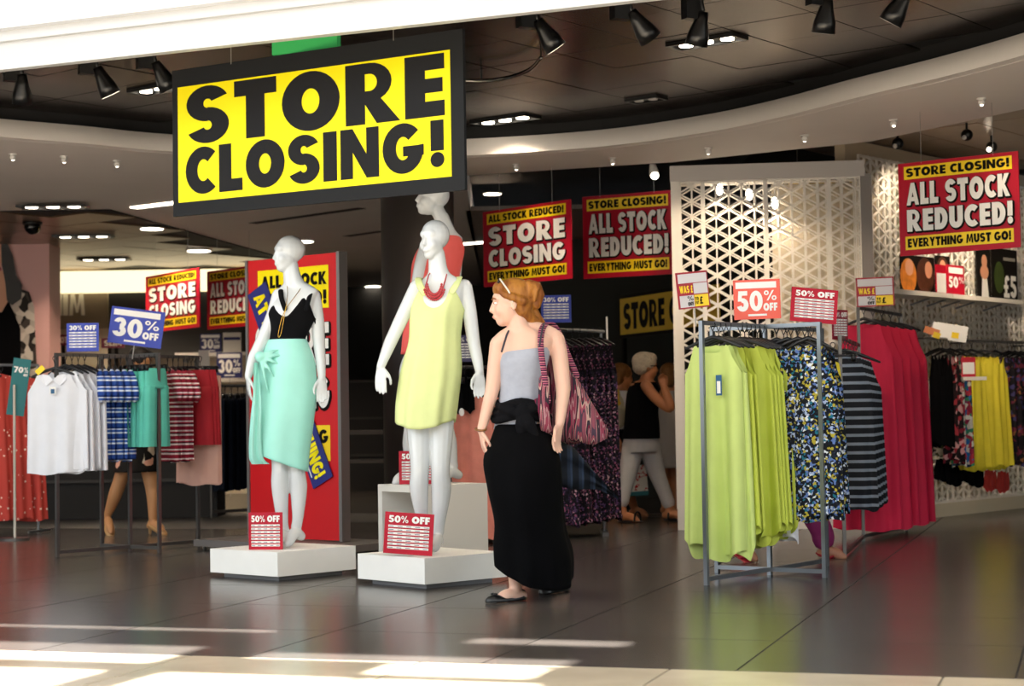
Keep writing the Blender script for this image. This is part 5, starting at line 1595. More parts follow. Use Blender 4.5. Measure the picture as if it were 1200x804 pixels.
# ---- third shopper half behind the screen
YT = 17.6
tb = at(786, 600, YT)
th_ = thing('person', 'shopper in pale grey dress half hidden by the lattice screen', 'person', (tb.x, tb.y, 0))
B = MB()
torso(B, [(786, 540, 13, .12, 10), (786, 515, 16, .13, 10), (786, 495, 14, .11, 10), (786, 475, 15, .12, 10), (786, 463, 14, .09, 10), (786, 456, 7, .06, 10), (786, 450, 6, .055, 10)], YT, 18)
Ph, Mh = head(B, at(786, 440, YT), 60, .95, 0)
for sx in (-1, 1):
    limb(B, [(786 + sx * 12, 466, 0, .045), (786 + sx * 15, 490, 0, .038), (786 + sx * 14, 515, -.05, .028)], YT)
    hand(B, at(786 + sx * 14, 515, YT - .05), (0, 0, -1), (0, -1, 0), .9, .4)
    limb(B, [(786 + sx * 6, 530, 0, .08), (786 + sx * 7, 560, 0, .058), (786 + sx * 7, 592, 0, .036)], YT)
    foot(B, at(786 + sx * 7, 593, YT), at(792 + sx * 7, 601, YT + .1), 1.0)
fused('body', B, m_skin2, th_, .010, 2)
hb = MB(); hb.ell(Ph(-.03, 0, .04), (.11, .095, .09), Mh); hb.ell(Ph(-.06, 0, -.03), (.07, .085, .09), Mh)
fused('hair', hb, M_ramp('brown_hair'  , []), th_, .009, 1)
cloth('grey_dress', [(786, 458, 11, .085, 10), (786, 470, 15.5, .125, 10), (786, 495, 15, .125, 10), (786, 520, 18, .15, 10), (786, 548, 20, .17, 10)], YT, M('pale_grey_cloth', '#a8a29c', rough=.85), th_, .008, .06, 7, seed=8)
# ---- shopper behind the left rack (legs show)
YL = 15.4
lb_ = at(152, 622, YL)
lp = thing('person', 'shopper in floral skirt and heeled shoes behind the left rack', 'person', (lb_.x, lb_.y, 0))
B = MB()
torso(B, [(158, 545, 14, .12, 30), (160, 520, 18, .14, 30), (161, 495, 15, .11, 30), (162, 470, 16, .12, 30), (163, 450, 16, .09, 30), (164, 442, 8, .06, 30), (165, 434, 6.5, .055, 30)], YL, 18)
Ph, Mh = head(B, at(166, 424, YL), 330, .95, -15)
for sx in (-1, 1):
    limb(B, [(163 + sx * 14, 455, 0, .045), (164 + sx * 17, 480, -.05, .038), (170 + sx * 10, 500, -.2, .028)], YL)
    hand(B, at(170 + sx * 10, 500, YL - .2), (.2, -.5, -.6), (1, 0, 0), .9, .5)
limb(B, [(150, 535, 0, .085), (142, 560, .02, .062), (135, 580, .05, .058), (126, 604, .12, .034)], YL)
limb(B, [(172, 535, 0, .085), (177, 565, 0, .062), (180, 585, .0, .058), (179, 612, 0, .034)], YL)
foot(B, at(126, 606, YL + .12), at(130, 624, YL - .02), 1.0)
foot(B, at(179, 613, YL), at(191, 620, YL - .1), 1.0)
fused('body', B, M('skin_warm', '#c08a5c', rough=.5), lp, .009, 2)
hb = MB(); hb.ell(Ph(-.03, 0, .04), (.11, .09, .09), Mh); hb.ell(Ph(-.06, 0, -.03), (.07, .085, .1), Mh)
fused('hair', hb, M('dark_hair', '#1c1410', rough=.5), lp, .009, 1)
cloth('striped_top', [(164, 445, 12, .085, 30), (163, 456, 17, .125, 30), (162, 480, 16, .125, 30), (161, 505, 17.5, .14, 30), (160, 530, 20, .15, 30)], YL, m_red_st, lp, .008, .03, 6, seed=9)
cloth('floral_skirt', [(160, 520, 19, .15, 30), (160, 535, 22, .16, 30), (159, 553, 24, .17, 30)], YL, M_ramp('black_pink_floral', [(0, '#16120f'), (.5, '#e0a58c'), (.62, '#16120f'), (.8, '#d8c8b0'), (.88, '#16120f')], 'voronoi', 16, distort=.05), lp, .012, .04, 6, seed=10)
m_tanshoe = M('tan_shoe', '#b98f5c', rough=.4)
for A_, T_ in ((at(126, 606, YL + .12), at(130, 626, YL - .02)), (at(179, 613, YL), at(192, 622, YL - .1))):
    c_ = A_.lerp(T_, .5)
    f_ = (T_ - A_).normalized(); r_ = f_.cross(Vector((0, 0, 1))).normalized(); u_ = r_.cross(f_)
    so = mk('shoe', MB().ell(c_ - u_ * .02, (.13, .047, .03), Matrix((f_, r_, u_)).transposed()), m_tanshoe, lp, True, world=True)
    hp = A_ - f_ * .04
    mk('heel', MB().tube([hp + Vector((0, 0, -.01)), Vector((hp.x, hp.y, .012))], [.022, .012], 8), m_tanshoe, so, True, world=True)
# ---- shopper behind the right rack (feet in flip-flops show)
YR = 11.75
rb_ = at(925, 650, YR)
rp = thing('person', 'stooping shopper in magenta trousers and red flip-flops behind the right rack', 'person', (rb_.x, rb_.y, 0))
B = MB()
aL, aR = at(867, 640, YR - .1), at(968, 643, YR + .05)
torso(B, [(912, 540, 26, .13, 0), (914, 515, 30, .15, 0), (918, 490, 27, .14, 0, -.08), (920, 468, 28, .14, 0, -.14), (922, 450, 27, .10, 0, -.2), (922, 442, 13, .07, 0, -.24), (922, 432, 10, .06, 0, -.28)], YR, 18)
Ph, Mh = head(B, at(921, 424, YR - .3), 262, .9, -25)
for sx in (-1, 1):
    limb(B, [(922 + sx * 24, 456, -.18, .045), (922 + sx * 30, 490, -.14, .04), (922 + sx * 26, 520, -.16, .03)], YR)
    hand(B, at(922 + sx * 26, 520, YR - .16), (0, 0, -1), (0, -1, 0), .9, .5)
limb(B, [(905, 545, 0, .09), (888, 590, -.04, .065), (872, 628, -.08, .045), (868, 640, -.1, .04)], YR)
limb(B, [(925, 545, 0, .09), (945, 590, .02, .065), (964, 628, .04, .045), (967, 641, .05, .04)], YR)
tL, tR = at(886, 656, YR - .2), at(990, 653, YR - .05)
foot(B, at(867, 641, YR - .1), tL, 1.0); foot(B, at(968, 644, YR + .05), tR, 1.0)
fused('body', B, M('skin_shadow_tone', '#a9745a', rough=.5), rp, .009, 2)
m_mag = M('magenta_trouser', '#7e1a56', rough=.8, var=.1)
B = MB()
torso(B, [(913, 515, 30, .155, 0), (912, 535, 31, .16, 0), (912, 550, 27, .14, 0)], YR, 18)
limb(B, [(904, 545, 0, .105), (886, 590, -.04, .085), (876, 618, -.07, .07), (874, 628, -.08, .07)], YR)
limb(B, [(926, 545, 0, .105), (946, 590, .02, .085), (962, 620, .04, .075), (965, 632, .04, .075)], YR)
fused('trousers', B, m_mag, rp, .009, 2)
hb = MB(); hb.ell(Ph(-.03, 0, .04), (.11, .095, .09), Mh); fused('hair', hb, M('dark_hair'), rp, .009, 1)
cloth('dark_top', [(922, 444, 18, .09, 0, -.22), (922, 455, 28, .13, 0, -.18), (919, 480, 28, .15, 0, -.1), (914, 510, 31, .17, 0), (913, 525, 32, .17, 0)], YR, m_blackf, rp, .01, .02, 6, seed=21)
for A_, T_ in ((at(866, 641, YR - .1), tL), (at(967, 644, YR + .05), tR)):
    f_ = (T_ - A_); f_.normalize(); r_ = f_.cross(Vector((0, 0, 1))).normalized(); u_ = r_.cross(f_)
    c_ = A_.lerp(T_, .45) - u_ * .042
    mk('flip_flop', MB().ell(c_, (.135, .05, .011), Matrix((f_, r_, u_)).transposed()), M('flipflop_red', '#a31228', rough=.6), rp, True, world=True)
    mk('flip_flop_strap', MB().tube([c_ - f_ * .01 + r_ * .048, c_ + f_ * .05 + u_ * .062, c_ + f_ * .085 + u_ * .03, c_ + f_ * .05 + u_ * .062, c_ - f_ * .01 - r_ * .048], .007, 6), M('flipflop_red'), rp, True, world=True)
# ================================================================== LAMPS
WARM = (1, .80, .58)
m_lampblk = M('lamp_black', '#0c0c0d', rough=.3)
m_glow = M('lamp_glow', '#fff2dc', emit=9.0)
m_lampw = M('lamp_white', '#dcd8d2', rough=.4)
def light(parent, loc, aim, power, angle=90, blend=.6, col=WARM, size=.05):
    l = bpy.data.lights.new('lamp_light', 'SPOT')
    l.energy = power; l.spot_size = math.radians(angle); l.spot_blend = blend; l.color = col; l.shadow_soft_size = size
    o = bpy.data.objects.new('lamp_light', l)
    COL.objects.link(o)
    o.parent = parent
    o.location = loc
    o.rotation_euler = Vector(aim).to_track_quat('-Z', 'Y').to_euler()
    return o
def track_spot(px, py, aim, label, z=3.10, power=0, lit=False):
    p = atz(px, py, z)
    t = thing('track_spotlight', label, 'spotlight', (p.x, p.y, ZC), 0, 'black track spotlights')
    mk('gear_box', MB().box((-.05, .0, -.06), (.11, .06, .13), .5), m_lampblk, t)
    a = Vector(aim).normalized()
    mk('arm', MB().tube([(0, 0, -.02), (.01, 0, z - ZC + .07)], .012, 8), m_lampblk, t, True)
    c = Vector((.01, 0, z - ZC + .06))
    mk('lamp_head', MB().tube([c, c + a * .06, c + a * .13, c + a * .19], [.03, .04, .06, .066], 18, round_caps=False), m_lampblk, t, True)
    mk('bulb', MB().tube([c + a * .185, c + a * .191], .059, 18, round_caps=False), m_glow if lit else m_lampw, t)
    if power: light(t, c + a * .18, a, power, 70)
sp = [(24, 98, (-.1, .4, -1), 'first'), (112, 90, (.45, .3, -1), 0), (180, 84, (.5, .3, -1), 0), (628, 36, (.5, .2, -.75), 0), (738, 26, (.6, .3, -.8), 0), (822, 26, (-.2, .3, -1), 0), (968, 10, (-.1, .3, -1), 0), (1062, 2, (-.5, .3, -.9), 0)]
names = ['leftmost black track spotlight near the curved rim', 'black track spotlight second from the left', 'black track spotlight just left of the big yellow sign', 'black track spotlight just right of the big yellow sign', 'black track spotlight under the end of the white beam', 'black track spotlight beside the lit three-lamp fitting', 'black track spotlight second from the right at the top', 'rightmost black track spotlight at the top edge']
tgt = [None, pc1, pc1, None, pc2, Vector((1.3, 10.5, 0)), Vector((1.8, 10.8, 0)), None]
for (px, py, aim, _), nm, tg_ in zip(sp, names, tgt):
    track_spot(px, py, aim, nm, 3.14, 0, lit=(px in (112, 628)))
def recessed(px, py, size, n, power, label, z=ZC, rz=CA, on=True):
    p = atz(px, py, z)
    t = thing('recessed_light', label, 'ceiling light', (p.x, p.y, z), rz, 'recessed ceiling lights')
    w_ = size * n
    fr = MB()
    for s_ in (-1, 1):
        fr.box((s_ * (w_ / 2 + .01), 0, -.012), (.02, size + .04, .02)); fr.box((0, s_ * (size / 2 + .01), -.012), (w_, .02, .02))
    mk('frame', fr, m_lampblk, t)
    mk('tray', MB().box((0, 0, -.004), (w_, size, .004)), m_lampblk, t)
    for k in range(n):
        mk('bulb', MB().tube([((k - (n - 1) / 2) * size, 0, -.008), ((k - (n - 1) / 2) * size, 0, -.02)], size * .29, 18, round_caps=False), m_glow if on else m_lampw, t)
    if power: light(t, (0, 0, -.05), (0, .05, -1), power, 130)
recessed(828, 47, .15, 3, 120, 'lit three-lamp recessed fitting in dark ceiling, upper right')
recessed(592, 139, .17, 3, 60, 'recessed fitting in the dark ceiling just right of the big sign')
recessed(188, 102, .15, 3, 60, 'lit recessed fitting behind the left edge of the big sign')
recessed(757, 115, .12, 2, 0, 'unlit recessed fitting in the dark ceiling above the lattice', on=False)
def mini(px, py, power, label, group='small soffit spotlights', z=ZS, aim=(.15, .35, -1), r=.024):
    p = atz(px, py, z)
    t = thing('mini_spotlight', label, 'spotlight', (p.x, p.y, z), 0, group)
    mk('mount', MB().tube([(0, 0, -.001), (0, 0, -.012)], r * 1.3, 16, round_caps=False), m_lampw, t, True)
    a = Vector(aim).normalized()
    mk('lamp_head', MB().ell(Vector((0, 0, -.03)), (r, r, r * .9)), m_lampw, t, True)
    mk('bulb', MB().ell(Vector((0, 0, -.03)) + a * r * .75, (r * .5, r * .5, r * .35)), m_glow, t, True)
    if power: light(t, Vector((0, 0, -.03)) + a * (r * 1.6), a, power, 100)
for k, (px, py, pw) in enumerate([(15, 180, 50), (75, 183, 0), (137, 188, 50), (605, 192, 12), (718, 185, 12), (830, 173, 50), (943, 158, 50), (1047, 140, 20), (1150, 115, 20)]):
    mini(px, py, pw, ('small white spotlight on the soffit left of the big sign, ' + ['first', 'second', 'third'][k] + ' from the left' if k < 3 else 'small white spotlight on the curved soffit, ' + ['first', 'second', 'third', 'fourth', 'fifth', 'sixth'][k - 3] + ' right of the big sign'), aim=(0, .25, -1) if k < 5 else ((0, .55, -1) if k < 7 else (0, -.3, -1)))
def down(px, py, z, power, label, r=.1, group='round downlights deeper in the shop'):
    p = atz(px, py, z)
    t = thing('downlight', label, 'ceiling light', (p.x, p.y, z), 0, group)
    mk('rim', MB().tube([(0, 0, -.001), (0, 0, -.012)], r * 1.15, 20, round_caps=False), m_lampw, t, True)
    mk('bulb', MB().tube([(0, 0, -.012), (0, 0, -.018)], r, 20, round_caps=False), m_glow, t)
    if power: light(t, (0, 0, -.06), (0, 0, -1), power, 140)
down(577, 226, 3.31, 60, 'round downlight in the black ceiling above the red signs', .09)
down(355, 282, ZS, 60, 'round downlight beside the aqua mannequin\'s head', .12)
down(437, 335, ZS, 0, 'small round downlight far back beside the column', .12)
down(178, 267, ZS - .03, 80, 'round downlight above the bright red signs on the left', .12)
down(233, 293, ZS - .03, 80, 'round downlight at the edge of the bronze ceiling', .14)
down(712, 330, ZS, 0, 'faint round downlight below the red signs in the middle', .1)
for k, (px, py, n_) in enumerate(((62, 241, 3), (98, 276, 3), (122, 303, 3))):
    recessed(px, py, .2, n_, (110, 90, 190)[k], ['three-lamp fitting nearest the pink wall', 'three-lamp fitting in the middle of the bronze ceiling', 'three-lamp fitting nearest the glowing band'][k] + ' on the left', ZS - .028, 0)
# spots over the right department
for k, (px, py) in enumerate(((1052, 168), (1133, 158), (1162, 172))):
    p = atz(px, py, 3.22)
    t = thing('ceiling_spot', ['round black ceiling spot beside the grey screen post', 'round black ceiling spot above the right red sign', 'lit black ceiling spot above the right red sign'][k], 'spotlight', (p.x, p.y, 3.318), 0, 'black ceiling spots')
    mk('stem', MB().tube([(0, 0, 0), (0, 0, -.06)], .01, 8), m_lampblk, t)
    mk('lamp_head', MB().ell((0, 0, -.1), (.05, .05, .05)), m_lampblk, t, True)
    mk('bulb', MB().ell((-.03, -.03, -.125), (.02, .02, .02)), m_glow if k == 2 else m_lampw, t, True)
    light(t, (0, .1, -.16), (.5, .45, -.75), (45, 120, 130)[k], 110)
p = at(765, 201, 15.3)
t = thing('ceiling_spot', 'bright white ceiling spot left of the lattice screen top', 'spotlight', (p.x, p.y, 3.32), 0, 'black ceiling spots')
mk('stem', MB().tube([(0, 0, 0), (0, 0, p.z - 3.32 + .03)], .01, 8), m_lampw, t)
mk('lamp_head', MB().tube([(0, 0, p.z - 3.32 + .05), (.01, -.02, p.z - 3.32 - .02)], [.03, .045], 16), m_lampw, t, True)
mk('bulb', MB().ell((.012, -.04, p.z - 3.32 - .04), (.035, .035, .035)), m_glow, t, True)
# spots between and behind the screen layers
for k, (px, py) in enumerate(((843, 222), (878, 228), (908, 238))):
    s0 = Vector((PLa.x, PLa.y, 0)); sn = Vector((-math.sin(lrz), math.cos(lrz), 0)); dd = ray(px, py)
    p = CAM + dd * ((s0 + sn * .11 - CAM).dot(sn) / dd.dot(sn))
    t = thing('ceiling_spot', ['first', 'second', 'third'][k] + ' lit spot from the left glimpsed through the lattice screen', 'spotlight', (p.x, p.y, 3.32), 0, 'spots behind the screen')
    t.location.z = 2.905
    mk('stem', MB().tube([(0, 0, 0), (0, 0, p.z - 2.905 + .04)], .006, 8), m_lampw, t)
    mk('bulb', MB().ell((0, 0, p.z - 2.905), (.03, .03, .05)), m_glow, t, True)
    light(t, (0, .03, p.z - 2.905 - .08), (.1, .12, -1), 9, 150)
# dome camera, linear strip, ceiling slots, exit sign
p = atz(38, 258, ZS)
t = thing('dome_camera', 'black dome camera under the ceiling on the left', 'camera dome', (p.x, p.y, ZS - .02))
mk('mount', MB().tube([(0, 0, 0), (0, 0, -.03)], .10, 20, round_caps=False), m_lampblk, t, True)
mk('dome', MB().ell((0, 0, -.05), (.085, .085, .08)), M('dome_gloss', '#050505', rough=.08), t, True)
a_, b_ = atz(157, 243, ZS), atz(215, 236, ZS)
tag(mk('strip_light', MB().bar(a_ - Vector((0, 0, .006)), b_ - Vector((0, 0, .006)), .10, .01), m_glow), 'thin glowing ceiling strip left of the big sign', 'ceiling light')
a_, b_ = at(540, 287, 22), at(700, 299, 22)
tag(mk('strip_light', MB().bar(atz(533, 287, ZS - .006), atz(568, 284, ZS - .006), .10, .01), m_glow), 'thin glowing ceiling strip beside the first middle red sign', 'ceiling light')
for k, (q0, q1) in enumerate((((296, 262), (424, 244)), ((406, 277), (448, 271)))):
    a_, b_ = atz(*q0, ZS - .003), atz(*q1, ZS - .003)
    tag(mk('air_slot', MB().bar(a_, b_, .11, .004), m_black), ['long dark air slot in the soffit below the big sign', 'short dark air slot in the soffit beside the column'][k], 'vent')
p0, p1 = atz(321, 52, 3.2), atz(397, 46, 3.2)
t = thing('exit_sign', 'green sign box above the big yellow sign', 'sign', ((p0.x + p1.x) / 2, (p0.y + p1.y) / 2, 3.12), math.atan2(p1.y - p0.y, p1.x - p0.x))
wE = (p1 - p0).length
mk('box', MB().box((0, 0, .075), (wE, .06, .13)), M('exit_green', '#2f9a4e', rough=.5, emit=.35), t)
mk('bracket', MB().box((0, 0, .15), (.04, .03, .02)), m_lampblk, t)
# curved chrome rail under the dark ceiling
tr = catmull([tuple(atz(x, y, 3.2)) for x, y in ((480, 92), (548, 95), (590, 92), (620, 82), (634, 68))], 6)
tr_t = thing('ceiling_track', 'curved chrome lighting track right of the big sign', 'track', tuple(tr[6]))
mk('track', MB().tube(tr, .014, 10), M('chrome', '#9a9590', rough=.15, metal=1), tr_t, True, world=True)
mk('hanger_rod', MB().tube([Vector(tr[-1]), Vector((tr[-1][0], tr[-1][1], ZC))], .006, 8), m_lampblk, tr_t, world=True)
mk('hanger_rod', MB().tube([Vector(tr[8]), Vector((tr[8][0], tr[8][1], ZC))], .006, 8), m_lampblk, tr_t, world=True)
# ================================================================== RIGHT WALL DISPLAY
def wall_local(px, py, off): return wall_xz(px, py, off)
NRM = Vector((math.sin(wrz), -math.cos(wrz), 0))
def wpt(px, py, off): return wall_pt(px, py, off)
# shelf in three boards
zsh = wall_xz(1110, 346, .2)[1]
shx = [wall_xz(1048, 340, .32)[0], wall_xz(1117, 348, .32)[0], wall_xz(1145, 352, .32)[0], wall_xz(1198, 358, .32)[0]]
m_shelf = M('shelf_white', '#e8e2d8', rough=.5)
for k, (a_, b_) in enumerate(zip(shx[:-1], shx[1:])):
    t = thing('wall_shelf', ['white wall shelf board under the hair portrait posters', 'short white wall shelf board under the red 50 sign', 'white wall shelf board under the £5 poster'][k], 'shelf', (wo.x, wo.y, 0), wrz, 'white wall shelves')
    mk('board', MB().box(((a_ + b_) / 2, -.17, zsh - .02), (b_ - a_ - .006, .30, .04)), m_shelf, t)
    for f in (.2, .8):
        mk('bracket', MB().bar((a_ + (b_ - a_) * f, -.014, zsh - .09), (a_ + (b_ - a_) * f, -.2, zsh - .041), .015), m_steel, t)
def wall_poster(name, label, x0, x1, ytop, cat='poster'):
    """panel standing on the shelf between two pixel columns"""
    a_, b_ = wall_xz(x0, 340, .1)[0], wall_xz(x1, 340, .1)[0]
    h_ = wall_xz((x0 + x1) / 2, ytop, .1)[1] - zsh
    t = thing(name, label, cat, Vector((wo.x, wo.y, zsh)) + we * a_ + NRM * .1, wrz)
    mk('panel', MB().box(((b_ - a_) / 2, .006, h_ / 2), (b_ - a_ - .01, .012, h_)), m_blk2, t)
    return t, b_ - a_ - .01, h_
def disc_poly(cx, cz, rx, rz_, y, n=24):
    return [(cx + rx * math.cos(2 * PI * k / n), y, cz + rz_ * math.sin(2 * PI * k / n)) for k in range(n)]
m_psk = M('poster_skin', '#d89a78', rough=.5); m_por = M('poster_ginger', '#c8782c', rough=.5, var=.3, vscale=14); m_pbr = M('poster_brown', '#4a2a18', rough=.5, var=.3, vscale=14)
t, w, h = wall_poster('portrait_poster', 'poster of a ginger-haired and a dark-haired model on the shelf', 1056, 1096, 300)
mk('ginger_hair', MB().poly(disc_poly(w * .22, h * .45, w * .24, h * .46, -.001)), m_por, t)
mk('face', MB().poly(disc_poly(w * .25, h * .68, w * .12, h * .22, -.002)), m_psk, t)
mk('dark_hair', MB().poly(disc_poly(w * .72, h * .5, w * .26, h * .48, -.001)), m_pbr, t)
mk('face', MB().poly(disc_poly(w * .82, h * .66, w * .11, h * .22, -.002)), m_psk, t)
t, w, h = wall_poster('portrait_poster', 'narrow poster of a brown-haired model beside the red 50 sign', 1097, 1114, 300)
mk('brown_hair', MB().poly(disc_poly(w * .5, h * .55, w * .48, h * .43, -.001)), m_pbr, t)
mk('face', MB().poly(disc_poly(w * .5, h * .68, w * .24, h * .22, -.002)), m_psk, t)
t, w, h = wall_poster('fashion_poster', 'tall poster of a model in a white dress next to the £5 poster', 1145, 1162, 292)
mk('dress', MB().poly([(w * .3, -.001, 0), (w * .85, -.001, 0), (w * .7, -.001, h * .5), (w * .4, -.001, h * .5)]), m_wht, t)
mk('shoulders', MB().poly(disc_poly(w * .55, h * .55, w * .3, h * .14, -.0015)), m_psk, t)
mk('face', MB().poly(disc_poly(w * .55, h * .76, w * .2, h * .13, -.002)), m_psk, t)
t, w, h = wall_poster('price_poster', 'black poster with a large £5 at the right edge', 1163, 1193, 292)
mk('green_leaf', MB().poly(disc_poly(w * .28, h * .45, w * .2, h * .3, -.001)), M('poster_green', '#3a4a1c', rough=.5, var=.3), t)
lettering(t, '£5', (w * .44, h * .08, w * .95, h * .5), m_wht, -.003)
rect(t, 'small_print', (w * .45, h * .78, w * .92, h * .84), M('poster_grey', '#9a968c', rough=.5), -.002)
# red 50 sign and white ticket on the shelf
for px0, px1, yt, kk in ((1095, 1107, 310, 0), (1108, 1128, 310, 1)):
    a_, b_ = wall_xz(px0, 345, .22)[0], wall_xz(px1, 345, .22)[0]
    h_ = wall_xz(px0, yt, .22)[1] - zsh
    t = thing('shelf_sign', ['small white ticket with red header on the wall shelf', 'small red 50% sign on the wall shelf'][kk], 'sign', Vector((wo.x, wo.y, zsh)) + we * a_ + NRM * .24, wrz)
    w_ = b_ - a_
    mk('panel', MB().box((w_ / 2, .004, h_ / 2), (w_, .008, h_)), m_red, t)
    if kk == 0: rect(t, 'white_field', (w_ * .05, h_ * .05, w_ * .95, h_ * .72), m_wht, -.002)
    else:
        rect(t, 'header_strip', (w_ * .08, h_ * .72, w_ * .92, h_ * .92), m_wht, -.002)
        lettering(t, '50', (w_ * .06, h_ * .24, w_ * .62, h_ * .62), m_wht, -.003)
        lettering(t, '%', (w_ * .66, h_ * .4, w_ * .95, h_ * .62), m_wht, -.003, name='percent_mark')
# hanging rails along the right wall
zr1 = wpt(1120, 398, .45).z
x0, x1 = wall_xz(1082, 400, .45)[0], wall_xz(1240, 400, .45)[0]
t = thing('wall_rail', 'steel garment rail along the lattice wall on the right', 'clothes rail', (wo.x, wo.y, 0), wrz)
mk('top_rail', MB().tube([(x0, -.45, zr1), (x1, -.45, zr1)], .013, 10), m_steel2, t)
for f in (0.02, .5, .98):
    mk('bracket', MB().bar((x0 + (x1 - x0) * f, -.45, zr1), (x0 + (x1 - x0) * f, -.012, zr1), .016), m_steel2, t)
frz = math.radians(-4)
def wall_garment(px, me, label, group, cat, hg, name, rz=None, dz=0.0):
    p = wpt(px, 398, .45); p.z = zr1 + dz
    return hang(me, p, frz if rz is None else rz, label, group, cat, hg, name)
bd_m = garment_mesh(m_blackf, .80, .20, .22, .03, .02, 5, .22, .2, .02, 0, 201)
for k, px in enumerate((1100, 1104)): wall_garment(px, bd_m, 'black halter dress on the right wall rail, ' + ORD[k] + ' from the left', 'black dresses on the wall rail', 'dress', HANG, 'dress', frz + .5)
fr_m = garment_mesh(M_ramp('red_floral_print', [(0, '#1a0f12'), (.4, '#8a2436'), (.6, '#d8a0a0'), (.72, '#2a1418'), (.86, '#b83a44')], 'voronoi', 26, distort=.05), .95, .18, .2, .04, .03, 5, .2, .16, .02, 0, 202)
mf_m = garment_mesh(m_multif, .98, .18, .22, .04, .03, 5, .2, .16, .02, 0, 203)
wall_garment(1113, fr_m, 'red floral sundress on the right wall rail', None, 'dress', HANG, 'dress', frz + .4)
wall_garment(1124, mf_m, 'multicolour floral sundress on the right wall rail', None, 'dress', HANG, 'dress', frz + .3)
ye_m = [garment_mesh(m_yelf, 1.02, .20, .30, .04, .035, 6, .1, .16, .02, 0, s) for s in (204, 205)]
for k, px in enumerate((1138, 1152, 1166)):
    wall_garment(px, ye_m[k % 2], 'yellow sundress on the right wall rail, ' + ORD[k] + ' from the left', 'yellow sundresses', 'dress', HANG, 'dress', frz + (.25, -.1, .5)[k])
dm_m = [garment_mesh(m_darkmulti, 1.0, .22, .26, .04, .035, 6, .1, .16, .02, 0, s) for s in (206, 207)]
for k, px in enumerate((1182, 1189, 1196, 1204, 1212)):
    wall_garment(px, dm_m[k % 2], 'dark multicolour print dress at the right edge, ' + ORD[k] + ' from the left', 'dark print dresses', 'dress', HANG, 'dress', frz + .4)
# small items hung low on the wall
bk_m = garment_mesh(m_blackf, .20, .16, .14, .03, .02, 5, .05, .08, .02, 0, 208, -.02)
wf_m = garment_mesh(M_ramp('white_green_print', [(0, '#e0dccb'), (.5, '#5a6a48'), (.62, '#e6e2d2'), (.8, '#3a3a30')], 'voronoi', 30, distort=.05), .22, .26, .26, .03, .02, 5, .06, .06, .02, 0, 209, -.02)
rd2_m = garment_mesh(M('coral_red_cloth', '#c23a34', rough=.8, var=.2), .2, .14, .12, .03, .02, 5, .05, .08, .02, 0, 210, -.02)
bars_ = []
def low_item(px, py, me, label, group, name):
    p = wpt(px, py, .25)
    g = hang(me, p, frz + .2, label, group, 'swimwear', None, name)
    mk('wall_hook', MB().bar((0, 0, -.01), Matrix.Rotation(-(frz + .2), 3, 'Z') @ (NRM * -.238) + Vector((0, 0, -.01)), .008), m_steel, g)
low_item(1092, 500, wf_m, 'white and green printed bikini bottom low on the right wall', None, 'bikini')
for k, (px, py) in enumerate(((1104, 532), (1118, 538), (1132, 534), (1144, 540))): low_item(px, py, bk_m, 'black bikini hanging low under the printed dresses, ' + ORD[k] + ' from the left', 'black bikinis', 'bikini')
for k, (px, py) in enumerate(((1160, 545), (1175, 547))): low_item(px, py, rd2_m, 'coral red bikini hanging low under the yellow dresses, ' + ORD[k] + ' from the left', 'coral bikinis', 'bikini')
low_item(1083, 540, rd2_m, 'coral red bikini beside the crimson maxi dresses', None, 'bikini')
for k, px in enumerate((1090, 1112, 1120)):
    p = wpt(px, 394 if k != 1 else 391, .47); p.z = zr1 + .02
    t = thing('rail_flag', ['orange and yellow flag ticket at the left end of the wall rail', 'white flag ticket over the floral sundresses', 'orange flag ticket over the multicolour sundress'][k], 'ticket', p, frz, 'flag tickets on the wall rail', tilt=math.radians((20, 10, 35)[k]))
    mk('paper', MB().box((0, 0, .04), (.13 if k != 1 else .3, .004, .06 if k != 1 else .14)), m_wht if k else M('ticket_orange', '#e8905c', rough=.5), t)
    mk('yellow_end', MB().box((.05, -.003, .02), (.06, .004, .05)), m_yel2, t)
# small perspex shelf sign between the sundresses
p = wpt(1138, 441, .6)
t = thing('price_stand', 'small red and white sale card on a pale ledge among the sundresses', 'sign', p, frz)
mk('ledge', MB().box((.02, 0, -.02), (.2, .12, .03)), m_shelf, t)
mk('card', MB().box((-.02, 0, .08), (.12, .004, .17)), m_red, t)
rect(t, 'white_field', (-.07, .02, .03, .12), m_wht, -.004)
mk('arm', MB().bar((.02, .05, -.02), Matrix.Rotation(-frz, 3, 'Z') @ (NRM * -.585) + Vector((0, 0, -.02)), .012), m_steel, t)

# ================================================================== LEFT BACKGROUND
# large fashion picture on the pink wall
YP = 20.38
def pk_(pts, y): return [at(x, yy, YP - y) for x, yy in pts]
pic = thing('wall_picture', 'life-size picture of a dark-haired model in patterned cardigan on pink wall', 'picture', (at(20, 600, YP).x, YP, 0))
def flat(nm, pts, m_, lay):
    mk(nm, MB().poly(pk_(pts, .002 + lay * .003)), m_, pic, world=True)
m_hairp = M('poster_dark_hair', '#1f1714', rough=.5, var=.3, vscale=10)
m_cardi = M_ramp('cardigan_print', [(0, '#2a2522'), (.35, '#b9aea2'), (.55, '#4a423c'), (.75, '#d0c6ba')], 'voronoi', 11, distort=.05)
flat('cardigan', [(-40, 345), (14, 335), (34, 342), (40, 360), (46, 500), (46, 620), (-40, 620)], m_cardi, 0)
flat('black_top', [(-40, 360), (10, 352), (24, 385), (26, 520), (26, 610), (-40, 610)], m_blackf, 1)
flat('neck', [(-40, 310), (6, 318), (11, 350), (2, 366), (-40, 366)], m_psk, 2)
flat('face', [(-40, 285), (1, 285), (2, 305), (0, 322), (-10, 330), (-40, 330)], m_psk, 3)
